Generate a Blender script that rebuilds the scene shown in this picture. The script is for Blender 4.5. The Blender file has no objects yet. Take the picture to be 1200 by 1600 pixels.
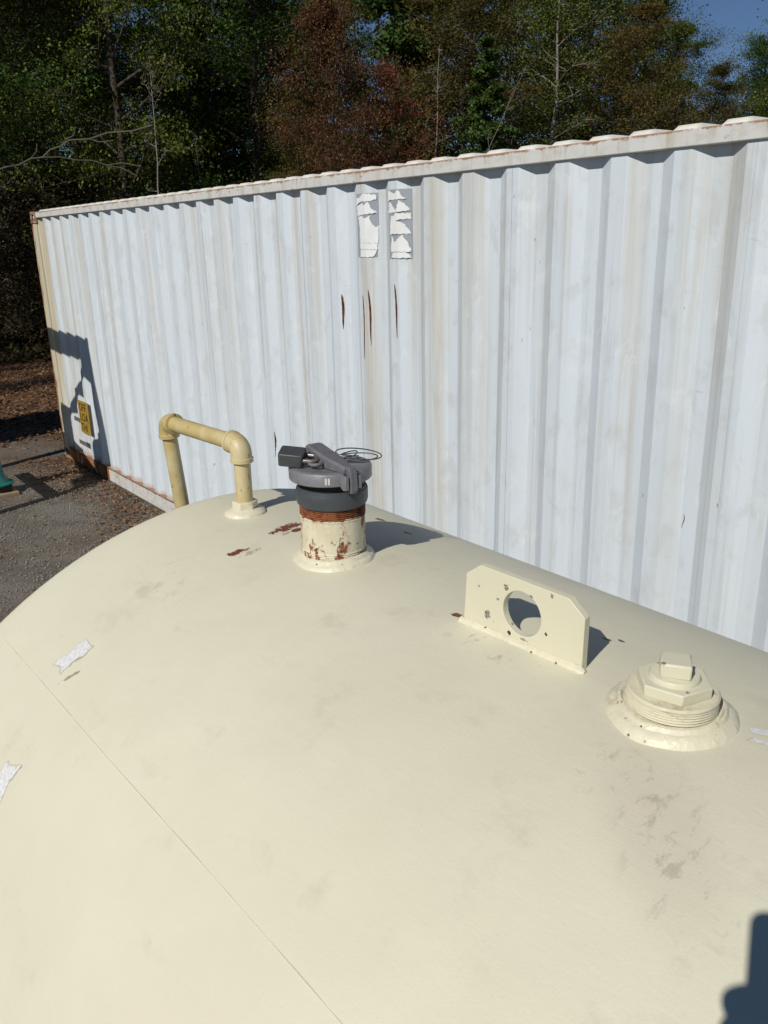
import bpy, math, random
import numpy as np
from mathutils import Vector, Matrix
random.seed(7); RNG = np.random.default_rng(11)
scn = bpy.context.scene
col = scn.collection

# ------------------------------------------------------------------ camera
CAM = Vector((9.78754, -2.80496, 2.35519))
RIGHT = Vector((0.6127309, 0.7899448, -0.0234092))
DOWN = Vector((0.2344728, -0.2099995, -0.9491695))
FWD = Vector((-0.7547075, 0.5760967, -0.3138937))
FPX = 1299.68
cd = bpy.data.cameras.new('camera'); co = bpy.data.objects.new('camera', cd); col.objects.link(co)
cd.sensor_fit = 'VERTICAL'; cd.sensor_height = 36; cd.sensor_width = 27
cd.lens = FPX / 1600 * 36; cd.clip_start = .01; cd.clip_end = 2000
M = Matrix.Identity(4)
for i in range(3):
    M[i][0] = RIGHT[i]; M[i][1] = -DOWN[i]; M[i][2] = -FWD[i]; M[i][3] = CAM[i]
co.matrix_world = M
scn.camera = co

# ------------------------------------------------------------------ sky and sun
SUN_EL = math.radians(40.0); SUN_AZ = math.radians(-70.5)
S = Vector((math.cos(SUN_EL) * math.cos(SUN_AZ), math.cos(SUN_EL) * math.sin(SUN_AZ), math.sin(SUN_EL)))
w = bpy.data.worlds.new('World'); scn.world = w; w.use_nodes = True
nt = w.node_tree; nt.nodes.clear()
sky = nt.nodes.new('ShaderNodeTexSky'); sky.sky_type = 'NISHITA'; sky.sun_disc = False
sky.sun_elevation = SUN_EL; sky.sun_rotation = math.atan2(S.x, S.y)
sky.air_density = 1.0; sky.dust_density = 0.0; sky.ozone_density = 5.0; sky.altitude = 3000
bg = nt.nodes.new('ShaderNodeBackground'); bg.inputs[1].default_value = 0.05
wo = nt.nodes.new('ShaderNodeOutputWorld')
nt.links.new(sky.outputs[0], bg.inputs[0]); nt.links.new(bg.outputs[0], wo.inputs[0])
sl = bpy.data.lights.new('sun', 'SUN'); sl.energy = 3.6; sl.angle = math.radians(.5); sl.color = (1.0, .955, .88)
so = bpy.data.objects.new('sun', sl); col.objects.link(so)
so.rotation_euler = S.to_track_quat('Z', 'Y').to_euler(); so.location = (0, -20, 30)
scn.view_settings.view_transform = 'Standard'; scn.view_settings.look = 'None'
scn.view_settings.exposure = 0.07; scn.view_settings.gamma = 1

# ------------------------------------------------------------------ helpers
def tag(o, label=None, cat=None, group=None, kind=None):
    for k, v in (('label', label), ('category', cat), ('group', group), ('kind', kind)):
        if v: o[k] = v
    return o

def empty(name, loc=(0, 0, 0), label=None, cat=None, group=None):
    o = bpy.data.objects.new(name, None); col.objects.link(o); o.location = loc
    o.empty_display_size = .1
    return tag(o, label, cat, group)

class MB:
    def __init__(s): s.v = []; s.f = []; s.m = []
    def add(s, vs, fs, mi=0):
        n = len(s.v); s.v += [tuple(x) for x in vs]
        s.f += [tuple(i + n for i in f) for f in fs]; s.m += [mi] * len(fs)
        return s
    def box(s, a, b, mi=0):
        x0, y0, z0 = a; x1, y1, z1 = b
        return s.add([(x0,y0,z0),(x1,y0,z0),(x1,y1,z0),(x0,y1,z0),(x0,y0,z1),(x1,y0,z1),(x1,y1,z1),(x0,y1,z1)],
              [(3,2,1,0),(4,5,6,7),(0,1,5,4),(1,2,6,5),(2,3,7,6),(3,0,4,7)], mi)
    def lathe(s, prof, c=(0,0,0), n=48, jit=0, mi=0, close=True, sx=1, sy=1):
        vs = []; fs = []
        for (r, z) in prof:
            for i in range(n):
                t = 2 * math.pi * i / n
                q = 1 + (random.uniform(-jit, jit) if jit and r > 1e-5 else 0)
                vs.append((c[0] + r*q*sx*math.cos(t), c[1] + r*q*sy*math.sin(t), c[2] + z))
        m = len(prof)
        for j in range(m - 1):
            for i in range(n):
                k = (i + 1) % n
                fs.append((j*n+i, j*n+k, (j+1)*n+k, (j+1)*n+i))
        if close:
            fs.append(tuple(range((m-1)*n, m*n))); fs.append(tuple(reversed(range(n))))
        return s.add(vs, fs, mi)
    def tube(s, pts, rad, n=16, mi=0, caps=True):
        pts = [Vector(p) for p in pts]
        if not hasattr(rad, '__len__'): rad = [rad] * len(pts)
        vs = []; fs = []
        t = (pts[1] - pts[0]).normalized(); up = Vector((0,0,1)) if abs(t.z) < .9 else Vector((1,0,0))
        u = t.cross(up).normalized()
        for i, p in enumerate(pts):
            t2 = (pts[min(i+1, len(pts)-1)] - pts[max(i-1, 0)]).normalized()
            u = (u - t2 * u.dot(t2)).normalized(); v = t2.cross(u)
            for k in range(n):
                a = 2*math.pi*k/n
                vs.append(p + (u*math.cos(a) + v*math.sin(a)) * rad[i])
        for j in range(len(pts)-1):
            for k in range(n):
                k2 = (k+1) % n
                fs.append((j*n+k, j*n+k2, (j+1)*n+k2, (j+1)*n+k))
        if caps:
            fs.append(tuple(reversed(range(n)))); fs.append(tuple(range((len(pts)-1)*n, len(pts)*n)))
        return s.add(vs, fs, mi)
    def prism(s, poly, ax, lo, hi, mi=0):
        # poly: 2D outline; ax 'y': (x,z) extruded along y; 'z': (x,y) along z ; 'x': (y,z) along x
        f = {'y': lambda p, h: (p[0], h, p[1]), 'z': lambda p, h: (p[0], p[1], h), 'x': lambda p, h: (h, p[0], p[1])}[ax]
        n = len(poly); vs = [f(p, lo) for p in poly] + [f(p, hi) for p in poly]
        fs = [tuple(range(n)), tuple(reversed(range(n, 2*n)))] + [(i, n+i, n+(i+1) % n, (i+1) % n) for i in range(n)]
        return s.add(vs, fs, mi)
    def build(s, name, mats, parent=None, smooth=35, bevel=0, bseg=2, fixn=True):
        me = bpy.data.meshes.new(name); me.from_pydata(s.v, [], s.f)
        if not isinstance(mats, (list, tuple)): mats = [mats]
        for m in mats: me.materials.append(m)
        me.polygons.foreach_set('material_index', s.m)
        if fixn:
            import bmesh
            bm = bmesh.new(); bm.from_mesh(me); bmesh.ops.recalc_face_normals(bm, faces=bm.faces); bm.to_mesh(me); bm.free()
        if smooth:
            me.polygons.foreach_set('use_smooth', [True]*len(me.polygons))
            me.set_sharp_from_angle(angle=math.radians(smooth))
        o = bpy.data.objects.new(name, me); col.objects.link(o)
        if parent: o.parent = parent
        if bevel:
            b = o.modifiers.new('bevel', 'BEVEL'); b.width = bevel; b.segments = bseg; b.limit_method = 'ANGLE'; b.angle_limit = math.radians(40)
            b.harden_normals = False
        return o

def npmesh(name, v, f4, mats, parent=None, mi=None, smooth=False):
    """quads or tris straight from numpy"""
    me = bpy.data.meshes.new(name); k = f4.shape[1]
    me.vertices.add(len(v)); me.vertices.foreach_set('co', np.ascontiguousarray(v, np.float32).ravel())
    me.loops.add(f4.size); me.loops.foreach_set('vertex_index', np.ascontiguousarray(f4, np.int32).ravel())
    me.polygons.add(len(f4)); me.polygons.foreach_set('loop_start', np.arange(0, f4.size, k, dtype=np.int32))
    try: me.polygons.foreach_set('loop_total', np.full(len(f4), k, np.int32))
    except Exception: pass
    for m in (mats if isinstance(mats, (list, tuple)) else [mats]): me.materials.append(m)
    if mi is not None: me.polygons.foreach_set('material_index', np.asarray(mi, np.int32))
    if smooth: me.polygons.foreach_set('use_smooth', np.ones(len(f4), bool))
    me.update(calc_edges=True)
    o = bpy.data.objects.new(name, me); col.objects.link(o)
    if parent: o.parent = parent
    return o

# ------------------------------------------------------------------ node helper
class N:
    def __init__(s, name, rough=.6, spec=.5, metal=0):
        s.m = bpy.data.materials.new(name); s.m.use_nodes = True; s.t = s.m.node_tree
        s.b = s.t.nodes['Principled BSDF']
        s.b.inputs['Roughness'].default_value = rough; s.b.inputs['Metallic'].default_value = metal
        s.b.inputs['Specular IOR Level'].default_value = spec
        s.tc = s.t.nodes.new('ShaderNodeTexCoord')
    def new(s, t): return s.t.nodes.new(t)
    def lk(s, a, b): s.t.links.new(a, b)
    def setin(s, sock, v):
        if v is None: return
        if isinstance(v, bpy.types.NodeSocket): s.lk(v, sock)
        elif isinstance(v, (tuple, list)) and len(v) == 3 and sock.type == 'RGBA': sock.default_value = (*v, 1)
        else: sock.default_value = v
    def obj(s, scale=(1,1,1), loc=(0,0,0), rot=(0,0,0), src='Object'):
        mp = s.new('ShaderNodeMapping'); mp.inputs['Scale'].default_value = scale; mp.inputs['Location'].default_value = loc; mp.inputs['Rotation'].default_value = rot
        s.lk(s.tc.outputs[src], mp.inputs['Vector']); return mp.outputs[0]
    def noise(s, vec, scale=5, detail=5, rough=.55, dist=0):
        n = s.new('ShaderNodeTexNoise'); s.lk(vec, n.inputs['Vector'])
        n.inputs['Scale'].default_value = scale; n.inputs['Detail'].default_value = detail; n.inputs['Roughness'].default_value = rough; n.inputs['Distortion'].default_value = dist
        return n.outputs[0]
    def vor(s, vec, scale=5, feature='F1', out=0):
        n = s.new('ShaderNodeTexVoronoi'); n.feature = feature; s.lk(vec, n.inputs['Vector']); n.inputs['Scale'].default_value = scale
        return n.outputs[out]
    def math(s, op, a, b=None, c=None, clamp=False):
        n = s.new('ShaderNodeMath'); n.operation = op; n.use_clamp = clamp
        for i, v in enumerate((a, b, c)):
            if v is not None: s.setin(n.inputs[i], v)
        return n.outputs[0]
    def ramp(s, fac, lo, hi, a=0., b=1., smooth=True):
        n = s.new('ShaderNodeMapRange'); n.interpolation_type = 'SMOOTHSTEP' if smooth else 'LINEAR'
        s.setin(n.inputs[0], fac)
        for i, v in zip((1,2,3,4), (lo, hi, a, b)): n.inputs[i].default_value = v
        return n.outputs[0]
    def mix(s, fac, a, b, mode='MIX'):
        n = s.new('ShaderNodeMix'); n.data_type = 'RGBA'; n.blend_type = mode
        s.setin(n.inputs[0], fac); s.setin(n.inputs[6], a); s.setin(n.inputs[7], b)
        return n.outputs[2]
    def sep(s, vec):
        n = s.new('ShaderNodeSeparateXYZ'); s.lk(vec, n.inputs[0]); return n.outputs
    def comb(s, x, y, z):
        n = s.new('ShaderNodeCombineXYZ')
        for i, v in enumerate((x, y, z)): s.setin(n.inputs[i], v)
        return n.outputs[0]
    def bump(s, h, strength=.3, dist=.01, prev=None):
        n = s.new('ShaderNodeBump'); n.inputs['Strength'].default_value = strength; n.inputs['Distance'].default_value = dist
        s.lk(h, n.inputs['Height'])
        if prev is not None: s.lk(prev, n.inputs['Normal'])
        return n.outputs[0]
    def out(s, color=None, rough=None, normal=None, metal=None):
        if color is not None: s.setin(s.b.inputs['Base Color'], color)
        if rough is not None: s.setin(s.b.inputs['Roughness'], rough)
        if normal is not None: s.lk(normal, s.b.inputs['Normal'])
        if metal is not None: s.setin(s.b.inputs['Metallic'], metal)
        return s.m

MAT = {}
RUST_D = (.055, .018, .009); RUST_L = (.24, .085, .03)

def m_container():
    n = N('container_paint', .5, .35)
    p = n.obj()
    x, y, z = n.sep(p)[:3]
    base = n.mix(n.noise(n.obj((1.3, 1.3, .35)), 3, 4), (.585, .65, .705), (.64, .695, .735))
    # vertical dirt streaks, each with its own width
    st = n.noise(n.obj((9, 3, .22)), 1.0, 6, .62)
    up = n.ramp(z, .3, 2.5, .25, 1.0)
    stm = n.math('MULTIPLY', n.ramp(st, .47, .66), up)
    c = n.mix(n.math('MULTIPLY', stm, .75), base, (.50, .49, .44))
    st2 = n.noise(n.obj((30, 8, .5)), 1.0, 5, .6)
    c = n.mix(n.math('MULTIPLY', n.ramp(st2, .52, .70), .35), c, (.46, .44, .39))
    st3 = n.noise(n.obj((14, 4, .3), loc=(7, 3, 1)), 1.0, 5, .6)
    c = n.mix(n.math('MULTIPLY', n.ramp(st3, .58, .70), .35), c, (.33, .345, .335))
    # chalky wiped patches
    ch = n.noise(n.obj((1, 1, 1), loc=(3, 1, 5)), 5, 7, .65, .8)
    c = n.mix(n.math('MULTIPLY', n.ramp(ch, .56, .68), .45), c, (.69, .725, .74))
    bl = n.noise(n.obj((1, 1, .55), loc=(11, 4, 2)), 9, 7, .72, .5)
    c = n.mix(n.math('MULTIPLY', n.ramp(bl, .50, .66), .40), c, (.47, .475, .45))
    wp = n.noise(n.obj((4, 4, 1.1), loc=(5, 8, 2), rot=(0, .12, 0)), 3, 7, .75, 1.2)
    c = n.mix(n.math('MULTIPLY', n.ramp(wp, .57, .64), .38), c, (.72, .745, .75))
    # tan deposit close to the far corner post and on some columns
    far = n.ramp(x, .15, 1.1, .75, 0.)
    fs = n.math('MULTIPLY', far, n.ramp(n.noise(n.obj((16, 4, .35)), 1, 4), .35, .6))
    c = n.mix(fs, c, (.46, .37, .21))
    ax = n.math('ABSOLUTE', n.math('SUBTRACT', x, 6.55))
    cs = n.math('MULTIPLY', n.ramp(ax, .0, .11, .55, 0.), n.ramp(n.noise(n.obj((20, 4, .6)), 1, 4), .3, .65))
    c = n.mix(cs, c, (.44, .375, .235))
    ax = n.math('ABSOLUTE', n.math('SUBTRACT', x, 6.02))
    cs = n.math('MULTIPLY', n.math('MULTIPLY', n.ramp(ax, .0, .09, .55, 0.), n.ramp(z, 2.25, 2.35, 1., 0.)), n.ramp(n.noise(n.obj((30, 4, .6)), 1, 4), .25, .6))
    c = n.mix(cs, c, (.40, .34, .22))
    # rusty foot of the sheets
    ft = n.ramp(n.math('ADD', z, n.math('MULTIPLY', n.noise(n.obj((10, 4, 2)), 1, 4), .10)), .20, .255, .6, 0.)
    c = n.mix(ft, c, (.42, .27, .14))
    # dark nicks: tiny cells gated by a second noise, slightly elongated vertically
    nk = n.vor(n.obj((24, 6, 6.5)), 1.0)
    gate = n.ramp(n.noise(n.obj((1, 1, 1), loc=(9, 9, 9)), 2.2, 3), .50, .62)
    rg = n.noise(n.obj((75, 40, 34)), 1.0, 5, .7)
    nm = n.math('MULTIPLY', n.ramp(n.math('ADD', nk, n.math('MULTIPLY', rg, .42)), .215, .265, 1., 0.), gate)
    hue = n.ramp(n.noise(n.obj((1, 1, 1), loc=(2, 7, 4)), 1.7, 2), .45, .55)
    c = n.mix(n.math('MULTIPLY', nm, .85), c, n.mix(hue, (.05, .07, .10), (.17, .07, .03)))
    # fine scuffs, diagonal
    sc = n.noise(n.obj((6, 6, 28), rot=(0, .5, 0)), 1.0, 5, .7)
    c = n.mix(n.math('MULTIPLY', n.ramp(sc, .66, .74), .35), c, (.36, .37, .37))
    h = n.noise(n.obj((1.2, 1.2, .6)), 2.5, 3)
    b = n.bump(h, .25, .02); b = n.bump(n.noise(p, 90, 4), .08, .003, b)
    MAT['container'] = n.out(c, n.ramp(st, .3, .8, .42, .65), b)

def m_rail(name, rust_edge, extra=0.):
    """white rail paint with rust creeping from an edge (z) and from chips"""
    n = N(name, .5, .35); p = n.obj(); x, y, z = n.sep(p)[:3]
    c = n.mix(n.noise(n.obj((2, 2, 3)), 3, 5), (.57, .575, .545), (.66, .665, .645))
    st = n.ramp(n.noise(n.obj((11, 3, 1.2)), 1, 5, .6), .48, .68)
    c = n.mix(n.math('MULTIPLY', st, .6), c, (.44, .385, .28))
    e = n.ramp(z, rust_edge - .022, rust_edge + .003, 0., 1.)
    nn = n.noise(n.obj((9, 9, 12)), 1.6, 7, .75)
    r = n.ramp(n.math('ADD', nn, n.math('MULTIPLY', e, .27)), .61 - extra, .72 - extra)
    dr = n.math('MULTIPLY', n.ramp(n.noise(n.obj((26, 6, .8)), 1, 4), .56, .72), n.ramp(z, rust_edge - .055, rust_edge, .30, 1.)); c = n.mix(dr, c, (.40, .25, .13)); c = n.mix(n.math('MULTIPLY', n.ramp(n.noise(n.obj((3, 3, 5), loc=(4, 4, 4)), 4, 6, .7), .46, .66), .5), c, (.47, .43, .35))
    rc = n.mix(n.noise(p, 30, 4), RUST_L, (.30, .16, .08))
    c = n.mix(n.math('MULTIPLY', r, .85), c, rc)
    nk = n.ramp(n.vor(n.obj((20, 8, 26)), 1.0), .08, .13, 1., 0.)
    nk = n.math('MULTIPLY', nk, n.ramp(n.noise(p, 1.3, 2), .52, .6))
    c = n.mix(nk, c, RUST_D)
    return n.out(c, n.ramp(r, 0, 1, .5, .85), n.bump(n.noise(p, 40, 5), .15, .004))

def m_rust(name, a=RUST_D, b=RUST_L, sc=25, rough=.9, thr=None, paint=None):
    n = N(name, rough, .2); p = n.obj()
    c = n.mix(n.ramp(n.noise(p, sc, 6, .65), .3, .7), a, b)
    if paint:
        k = n.ramp(n.noise(n.obj(loc=(1, 2, 3)), thr[0], 6, .65), thr[1], thr[1] + .06)
        c = n.mix(k, c, paint)
    return n.out(c, None, n.bump(n.noise(p, sc * 3, 5), .35, .003))

def m_plain(name, color, rough=.5, spec=.5, metal=0, var=.12, sc=20, bump=.1, bd=.002):
    n = N(name, rough, spec, metal); p = n.obj()
    d = tuple(v * (1 - var) for v in color); l = tuple(min(1, v * (1 + var)) for v in color)
    c = n.mix(n.noise(p, sc, 5), d, l)
    return n.out(c, n.ramp(n.noise(n.obj(loc=(4, 4, 4)), sc * .7, 4), .3, .7, max(.05, rough - .1), min(1, rough + .1)), n.bump(n.noise(p, sc * 6, 4), bump, bd))

CREAM = (.655, .62, .455)
def m_tank():
    n = N('tank_paint', .5, .4); p = n.obj(); x, y, z = n.sep(p)[:3]
    ZC_ = .99840
    ang = n.math('ARCTAN2', y, n.math('SUBTRACT', z, ZC_))           # 0 at crest, + to the container
    q = n.comb(x, n.math('MULTIPLY', ang, .832), 0.)                  # unrolled skin in metres
    def qn(sc, det=5, rough=.6, scale=(1,1,1), loc=(0,0,0), rot=0):
        mp = n.new('ShaderNodeMapping'); mp.inputs['Scale'].default_value = scale; mp.inputs['Location'].default_value = loc
        mp.inputs['Rotation'].default_value = (0, 0, rot)
        n.lk(q, mp.inputs['Vector']); return n.noise(mp.outputs[0], sc, det, rough)
    c = n.mix(n.ramp(qn(2.2, 4), .3, .7), (.645, .618, .470), (.69, .664, .512))
    c = n.mix(n.math('MULTIPLY', n.ramp(qn(5, 4, loc=(3, 2, 0)), .45, .68), .22), c, (.66, .60, .475))   # pinkish cast patches
    c = n.mix(n.math('MULTIPLY', n.ramp(qn(7, 6, .7, loc=(1, 7, 0)), .54, .74), .45), c, (.50, .455, .345))  # faint grime
    c = n.mix(n.math('MULTIPLY', n.ramp(qn(260, 2, loc=(5, 5, 0)), .62, .75), .22), c, (.45, .42, .31))
    rough = n.ramp(qn(3, 4), .3, .7, .46, .60)
    hgt = n.math('MULTIPLY', qn(330, 4), .6)
    yr = n.math('MULTIPLY', ang, .832)
    nA = n.math('SUBTRACT', qn(70, 6, .7), .5); nB = n.math('SUBTRACT', qn(38, 6, .7, loc=(3, 3, 0)), .5); nF = qn(170, 4, .65, loc=(7, 1, 0))
    nC = n.math('SUBTRACT', qn(30, 3, .55, loc=(6, 2, 0)), .5)
    rustc = n.mix(n.ramp(nF, .35, .65), (.12, .028, .016), (.25, .085, .045)); prim = n.mix(n.ramp(nF, .35, .6), (.60, .59, .56), (.74, .75, .765))
    def spot(ax, an, rx, ry, col_, nz, amp, edge=.06, rot=0., strength=1., box=False):
        nonlocal c
        dx = n.math('SUBTRACT', x, ax); dy = n.math('SUBTRACT', yr, math.radians(an) * .832)
        cr, sr = math.cos(rot), math.sin(rot)
        px = n.math('MULTIPLY_ADD', dx, cr / rx, n.math('MULTIPLY', dy, sr / rx))
        py = n.math('MULTIPLY_ADD', dx, -sr / ry, n.math('MULTIPLY', dy, cr / ry))
        d = n.math('MAXIMUM', n.math('ABSOLUTE', px), n.math('ABSOLUTE', py)) if box else n.math('SQRT', n.math('MULTIPLY_ADD', px, px, n.math('MULTIPLY', py, py)))
        k = n.ramp(n.math('MULTIPLY_ADD', nz, amp, d), 1 - edge, 1 + edge, strength, 0.)
        c = n.mix(k, c, col_); return k
    for ax, an, rx, ry, ro in ((.289, -8.7, .0085, .018, -.15), (.262, .2, .012, .036, .25), (.288, .8, .007, .028, .1), (.288, 15.0, .012, .011, 0), (.394, 13.6, .010, .006, 0),
              (.943, 6.0, .008, .004, 0), (.956, 6.9, .005, .003, 0), (.752, -1.5, .008, .006, 0)):
        spot(ax, an, rx, ry, rustc, nA, 4.2, .08, ro)
    spot(.312, -7.6, .006, .014, (.36, .29, .21), nA, 6., .2, 0, .7)
    for ax, an, rx, ry, ro in ((.262, -31.1, .0165, .030, -.12), (.352, -45.4, .020, .030, .3), (1.195, 1.6, .013, .007, .6), (1.212, .4, .018, .004, .2)):
        spot(ax + rx*.06, an, rx*1.10, ry*1.06, (.25, .20, .13), nC, 1.6, .05, ro, .65, True); spot(ax, an, rx, ry, prim, nC, 1.6, .07, ro, 1., True)
    spot(.305, -33.0, .0035, .016, (.30, .26, .17), nA, 5., .15, -.5, .9); spot(.185, -42, .003, .014, (.34, .29, .19), nA, 5., .15, -.3, .7)
    spot(.245, -20.5, .02, .014, (.47, .41, .30), nB, 6., .6, 0, .35)
    # boot scuffs: streaky smears inside two soft areas
    sm1 = n.ramp(qn(44, 6, .75, scale=(1, .5, 1), rot=.6), .535, .63); sm2 = n.ramp(qn(26, 6, .75, scale=(.5, 1.1, 1), rot=-.7, loc=(2, 5, 0)), .57, .67)
    smear = n.math('MAXIMUM', sm1, sm2)
    def area(ax, an, rx, ry, rot, st, col_, m_):
        nonlocal c
        dx = n.math('SUBTRACT', x, ax); dy = n.math('SUBTRACT', yr, math.radians(an) * .832); cr, sr = math.cos(rot), math.sin(rot)
        px = n.math('MULTIPLY_ADD', dx, cr / rx, n.math('MULTIPLY', dy, sr / rx)); py = n.math('MULTIPLY_ADD', dx, -sr / ry, n.math('MULTIPLY', dy, cr / ry))
        d = n.math('SQRT', n.math('MULTIPLY_ADD', px, px, n.math('MULTIPLY', py, py)))
        k = n.ramp(d, .2, 1., st, 0.); c = n.mix(n.math('MULTIPLY', k, m_) if m_ is not None else k, c, col_)
    area(1.20, -12.8, .17, .075, -.75, .33, (.50, .43, .35), None)
    area(1.12, -10.2, .08, .06, 0, .42, (.32, .285, .215), smear)
    area(1.22, -13.2, .17, .075, -.75, .42, (.32, .285, .215), smear)
    area(.86, -4.0, .16, .035, 0, .55, (.33, .28, .20), smear)
    area(.26, -18, .12, .10, 0, .35, (.42, .37, .27), smear)
    # grinding swirls in the relief
    h2 = qn(26, 4, .6, scale=(1, 3, 1), rot=.4)
    b = n.bump(hgt, .22, .002); b = n.bump(h2, .10, .004, b); b = n.bump(qn(3.0, 3), .30, .012, b); b = n.bump(qn(11, 4), .14, .006, b)
    MAT['tank'] = n.out(c, rough, b)

def m_weld():
    n = N('weld_paint', .42, .45); p = n.obj()
    c = n.mix(n.noise(p, 40, 5), (.64, .60, .44), (.72, .68, .52))
    pit = n.math('MULTIPLY', n.ramp(n.vor(p, 75), .10, .16, 1., 0.), n.ramp(n.noise(p, 22, 3), .44, .54))
    c = n.mix(pit, c, (.12, .075, .045))
    c = n.mix(n.math('MULTIPLY', n.ramp(n.noise(n.obj(loc=(2, 1, 0)), 30, 6, .7), .56, .7), .45), c, (.36, .29, .17))
    MAT['weld'] = n.out(c, None, n.bump(n.noise(p, 55, 4), .35, .008))
    n2 = N('thread_paint', .55, .35); p2 = n2.obj()
    c3 = n2.mix(n2.noise(p2, 40, 5), (.60, .56, .41), (.68, .64, .48))
    c3 = n2.mix(n2.math('MULTIPLY', n2.ramp(n2.noise(n2.obj((24, 24, 70)), 1, 6, .72), .52, .66), .6), c3, (.26, .17, .085))
    MAT['thread'] = n2.out(c3, None, n2.bump(n2.noise(p2, 90, 4), .3, .004))
    n = N('lug_paint', .5, .4); p = n.obj()
    c = n.mix(n.noise(p, 8, 5), (.63, .60, .445), (.68, .65, .49))
    pit = n.math('MULTIPLY', n.ramp(n.math('ADD', n.vor(p, 42), n.math('MULTIPLY', n.noise(p, 300, 3), .12)), .15, .21, 1., 0.), n.ramp(n.noise(n.obj(loc=(1.2, 1, .6)), 19, 3), .46, .56))
    c = n.mix(pit, c, n.mix(n.noise(p, 150, 2), (.10, .05, .03), (.30, .27, .22)))
    x, y, z = n.sep(p)[:3]; jit = n.math('MULTIPLY', n.math('SUBTRACT', n.noise(p, 170, 5, .7), .5), 3.2)
    blem = n.mix(n.ramp(n.noise(p, 420, 3), .42, .58), (.09, .06, .045), (.42, .40, .33))
    for ls, lh, rs, rh, cc in ((.817, .026, .0055, .0065, None), (.849, .077, .0045, .005, None), (.857, .0115, .003, .004, RUST_D), (.835, .055, .0022, .002, None), (.919, .032, .002, .003, RUST_D), (.882, .010, .006, .002, None), (.80, .064, .002, .002, None), (.925, .090, .003, .003, None)):
        px = n.math('DIVIDE', n.math('SUBTRACT', x, ls), rs); pz = n.math('DIVIDE', n.math('SUBTRACT', z, 1.8302 + lh), rh)
        d = n.math('ADD', n.math('SQRT', n.math('MULTIPLY_ADD', px, px, n.math('MULTIPLY', pz, pz))), jit)
        c = n.mix(n.ramp(d, .85, 1.05, 1., 0.), c, cc or blem)
    MAT['lug'] = n.out(c, None, n.bump(n.noise(p, 120, 4), .15, .003))

def m_pipe():
    n = N('vent_pipe_paint', .45, .45); p = n.obj()
    c = n.mix(n.noise(p, 14, 5), (.47, .365, .15), (.54, .43, .20))
    c = n.mix(n.ramp(n.noise(n.obj(loc=(3, 0, 1)), 9, 4), .45, .62), c, (.58, .49, .28))
    pit = n.ramp(n.noise(n.obj((1, 1, .55)), 70, 6, .75), .60, .64)
    pit = n.math('MULTIPLY', pit, n.ramp(n.noise(p, 17, 3), .42, .54))
    c = n.mix(pit, c, (.17, .085, .03))
    MAT['vent'] = n.out(c, None, n.bump(n.noise(p, 60, 4), .2, .003))
    # fill neck: cream paint lost to rust near the top threads and on the right
    n = N('fill_neck_paint', .6, .35); p = n.obj(); x, y, z = n.sep(p)[:3]
    paint = n.mix(n.noise(p, 25, 4), (.64, .60, .44), (.69, .65, .49))
    stn = n.ramp(n.noise(n.obj((30, 30, 12)), 1, 6, .7), .45, .68)
    paint = n.mix(n.math('MULTIPLY', stn, .4), paint, (.50, .36, .18))
    rc = n.mix(n.ramp(n.noise(p, 90, 5), .35, .65), (.12, .035, .018), (.30, .11, .04))
    top = n.ramp(z, 1.906, 1.922, 0., 1.); bot = n.ramp(z, 1.838, 1.856, 1., 0.)
    side = n.ramp(n.sep(n.obj(loc=(-.4375, 0, 0), rot=(0, 0, 0)))[1], -.002, .05, 0., 1.)
    k = n.math('ADD', n.noise(n.obj((45, 45, 32)), 1, 6, .72), n.math('ADD', n.math('MULTIPLY', top, .45), n.math('ADD', n.math('MULTIPLY', bot, .10), n.math('MULTIPLY', side, .17))))
    c = n.mix(n.ramp(k, .545, .61), paint, rc)
    MAT['neck'] = n.out(c, None, n.bump(n.noise(p, 130, 5), .3, .003))

def m_ground():
    n = N('ground_gravel_and_litter', .95, .15); p = n.obj(); x, y, z = n.sep(p)[:3]
    g = n.mix(n.ramp(n.noise(p, 60, 6, .75), .3, .7), (.13, .117, .098), (.32, .29, .245))
    g = n.mix(n.ramp(n.vor(p, 70), .02, .3, .5, 0.), g, (.30, .29, .265))
    g = n.mix(n.math('MULTIPLY', n.ramp(n.noise(p, 1.6, 4), .42, .62), .45), g, (.12, .10, .08))
    l = n.mix(n.ramp(n.noise(p, 22, 6, .75), .35, .65), (.06, .032, .018), (.25, .145, .08))
    d = n.math('ADD', n.ramp(x, -3.2, 1.0, 1., 0.), n.ramp(y, 4, 9))
    d = n.math('ADD', d, n.ramp(n.noise(p, .9, 5), .3, .7, -.35, .35), clamp=True)
    h = n.noise(p, 110, 6, .7)
    MAT['ground'] = n.out(n.mix(d, g, l), None, n.bump(h, .8, .03, n.bump(n.noise(p, 2.5, 4), .5, .15)))

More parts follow.
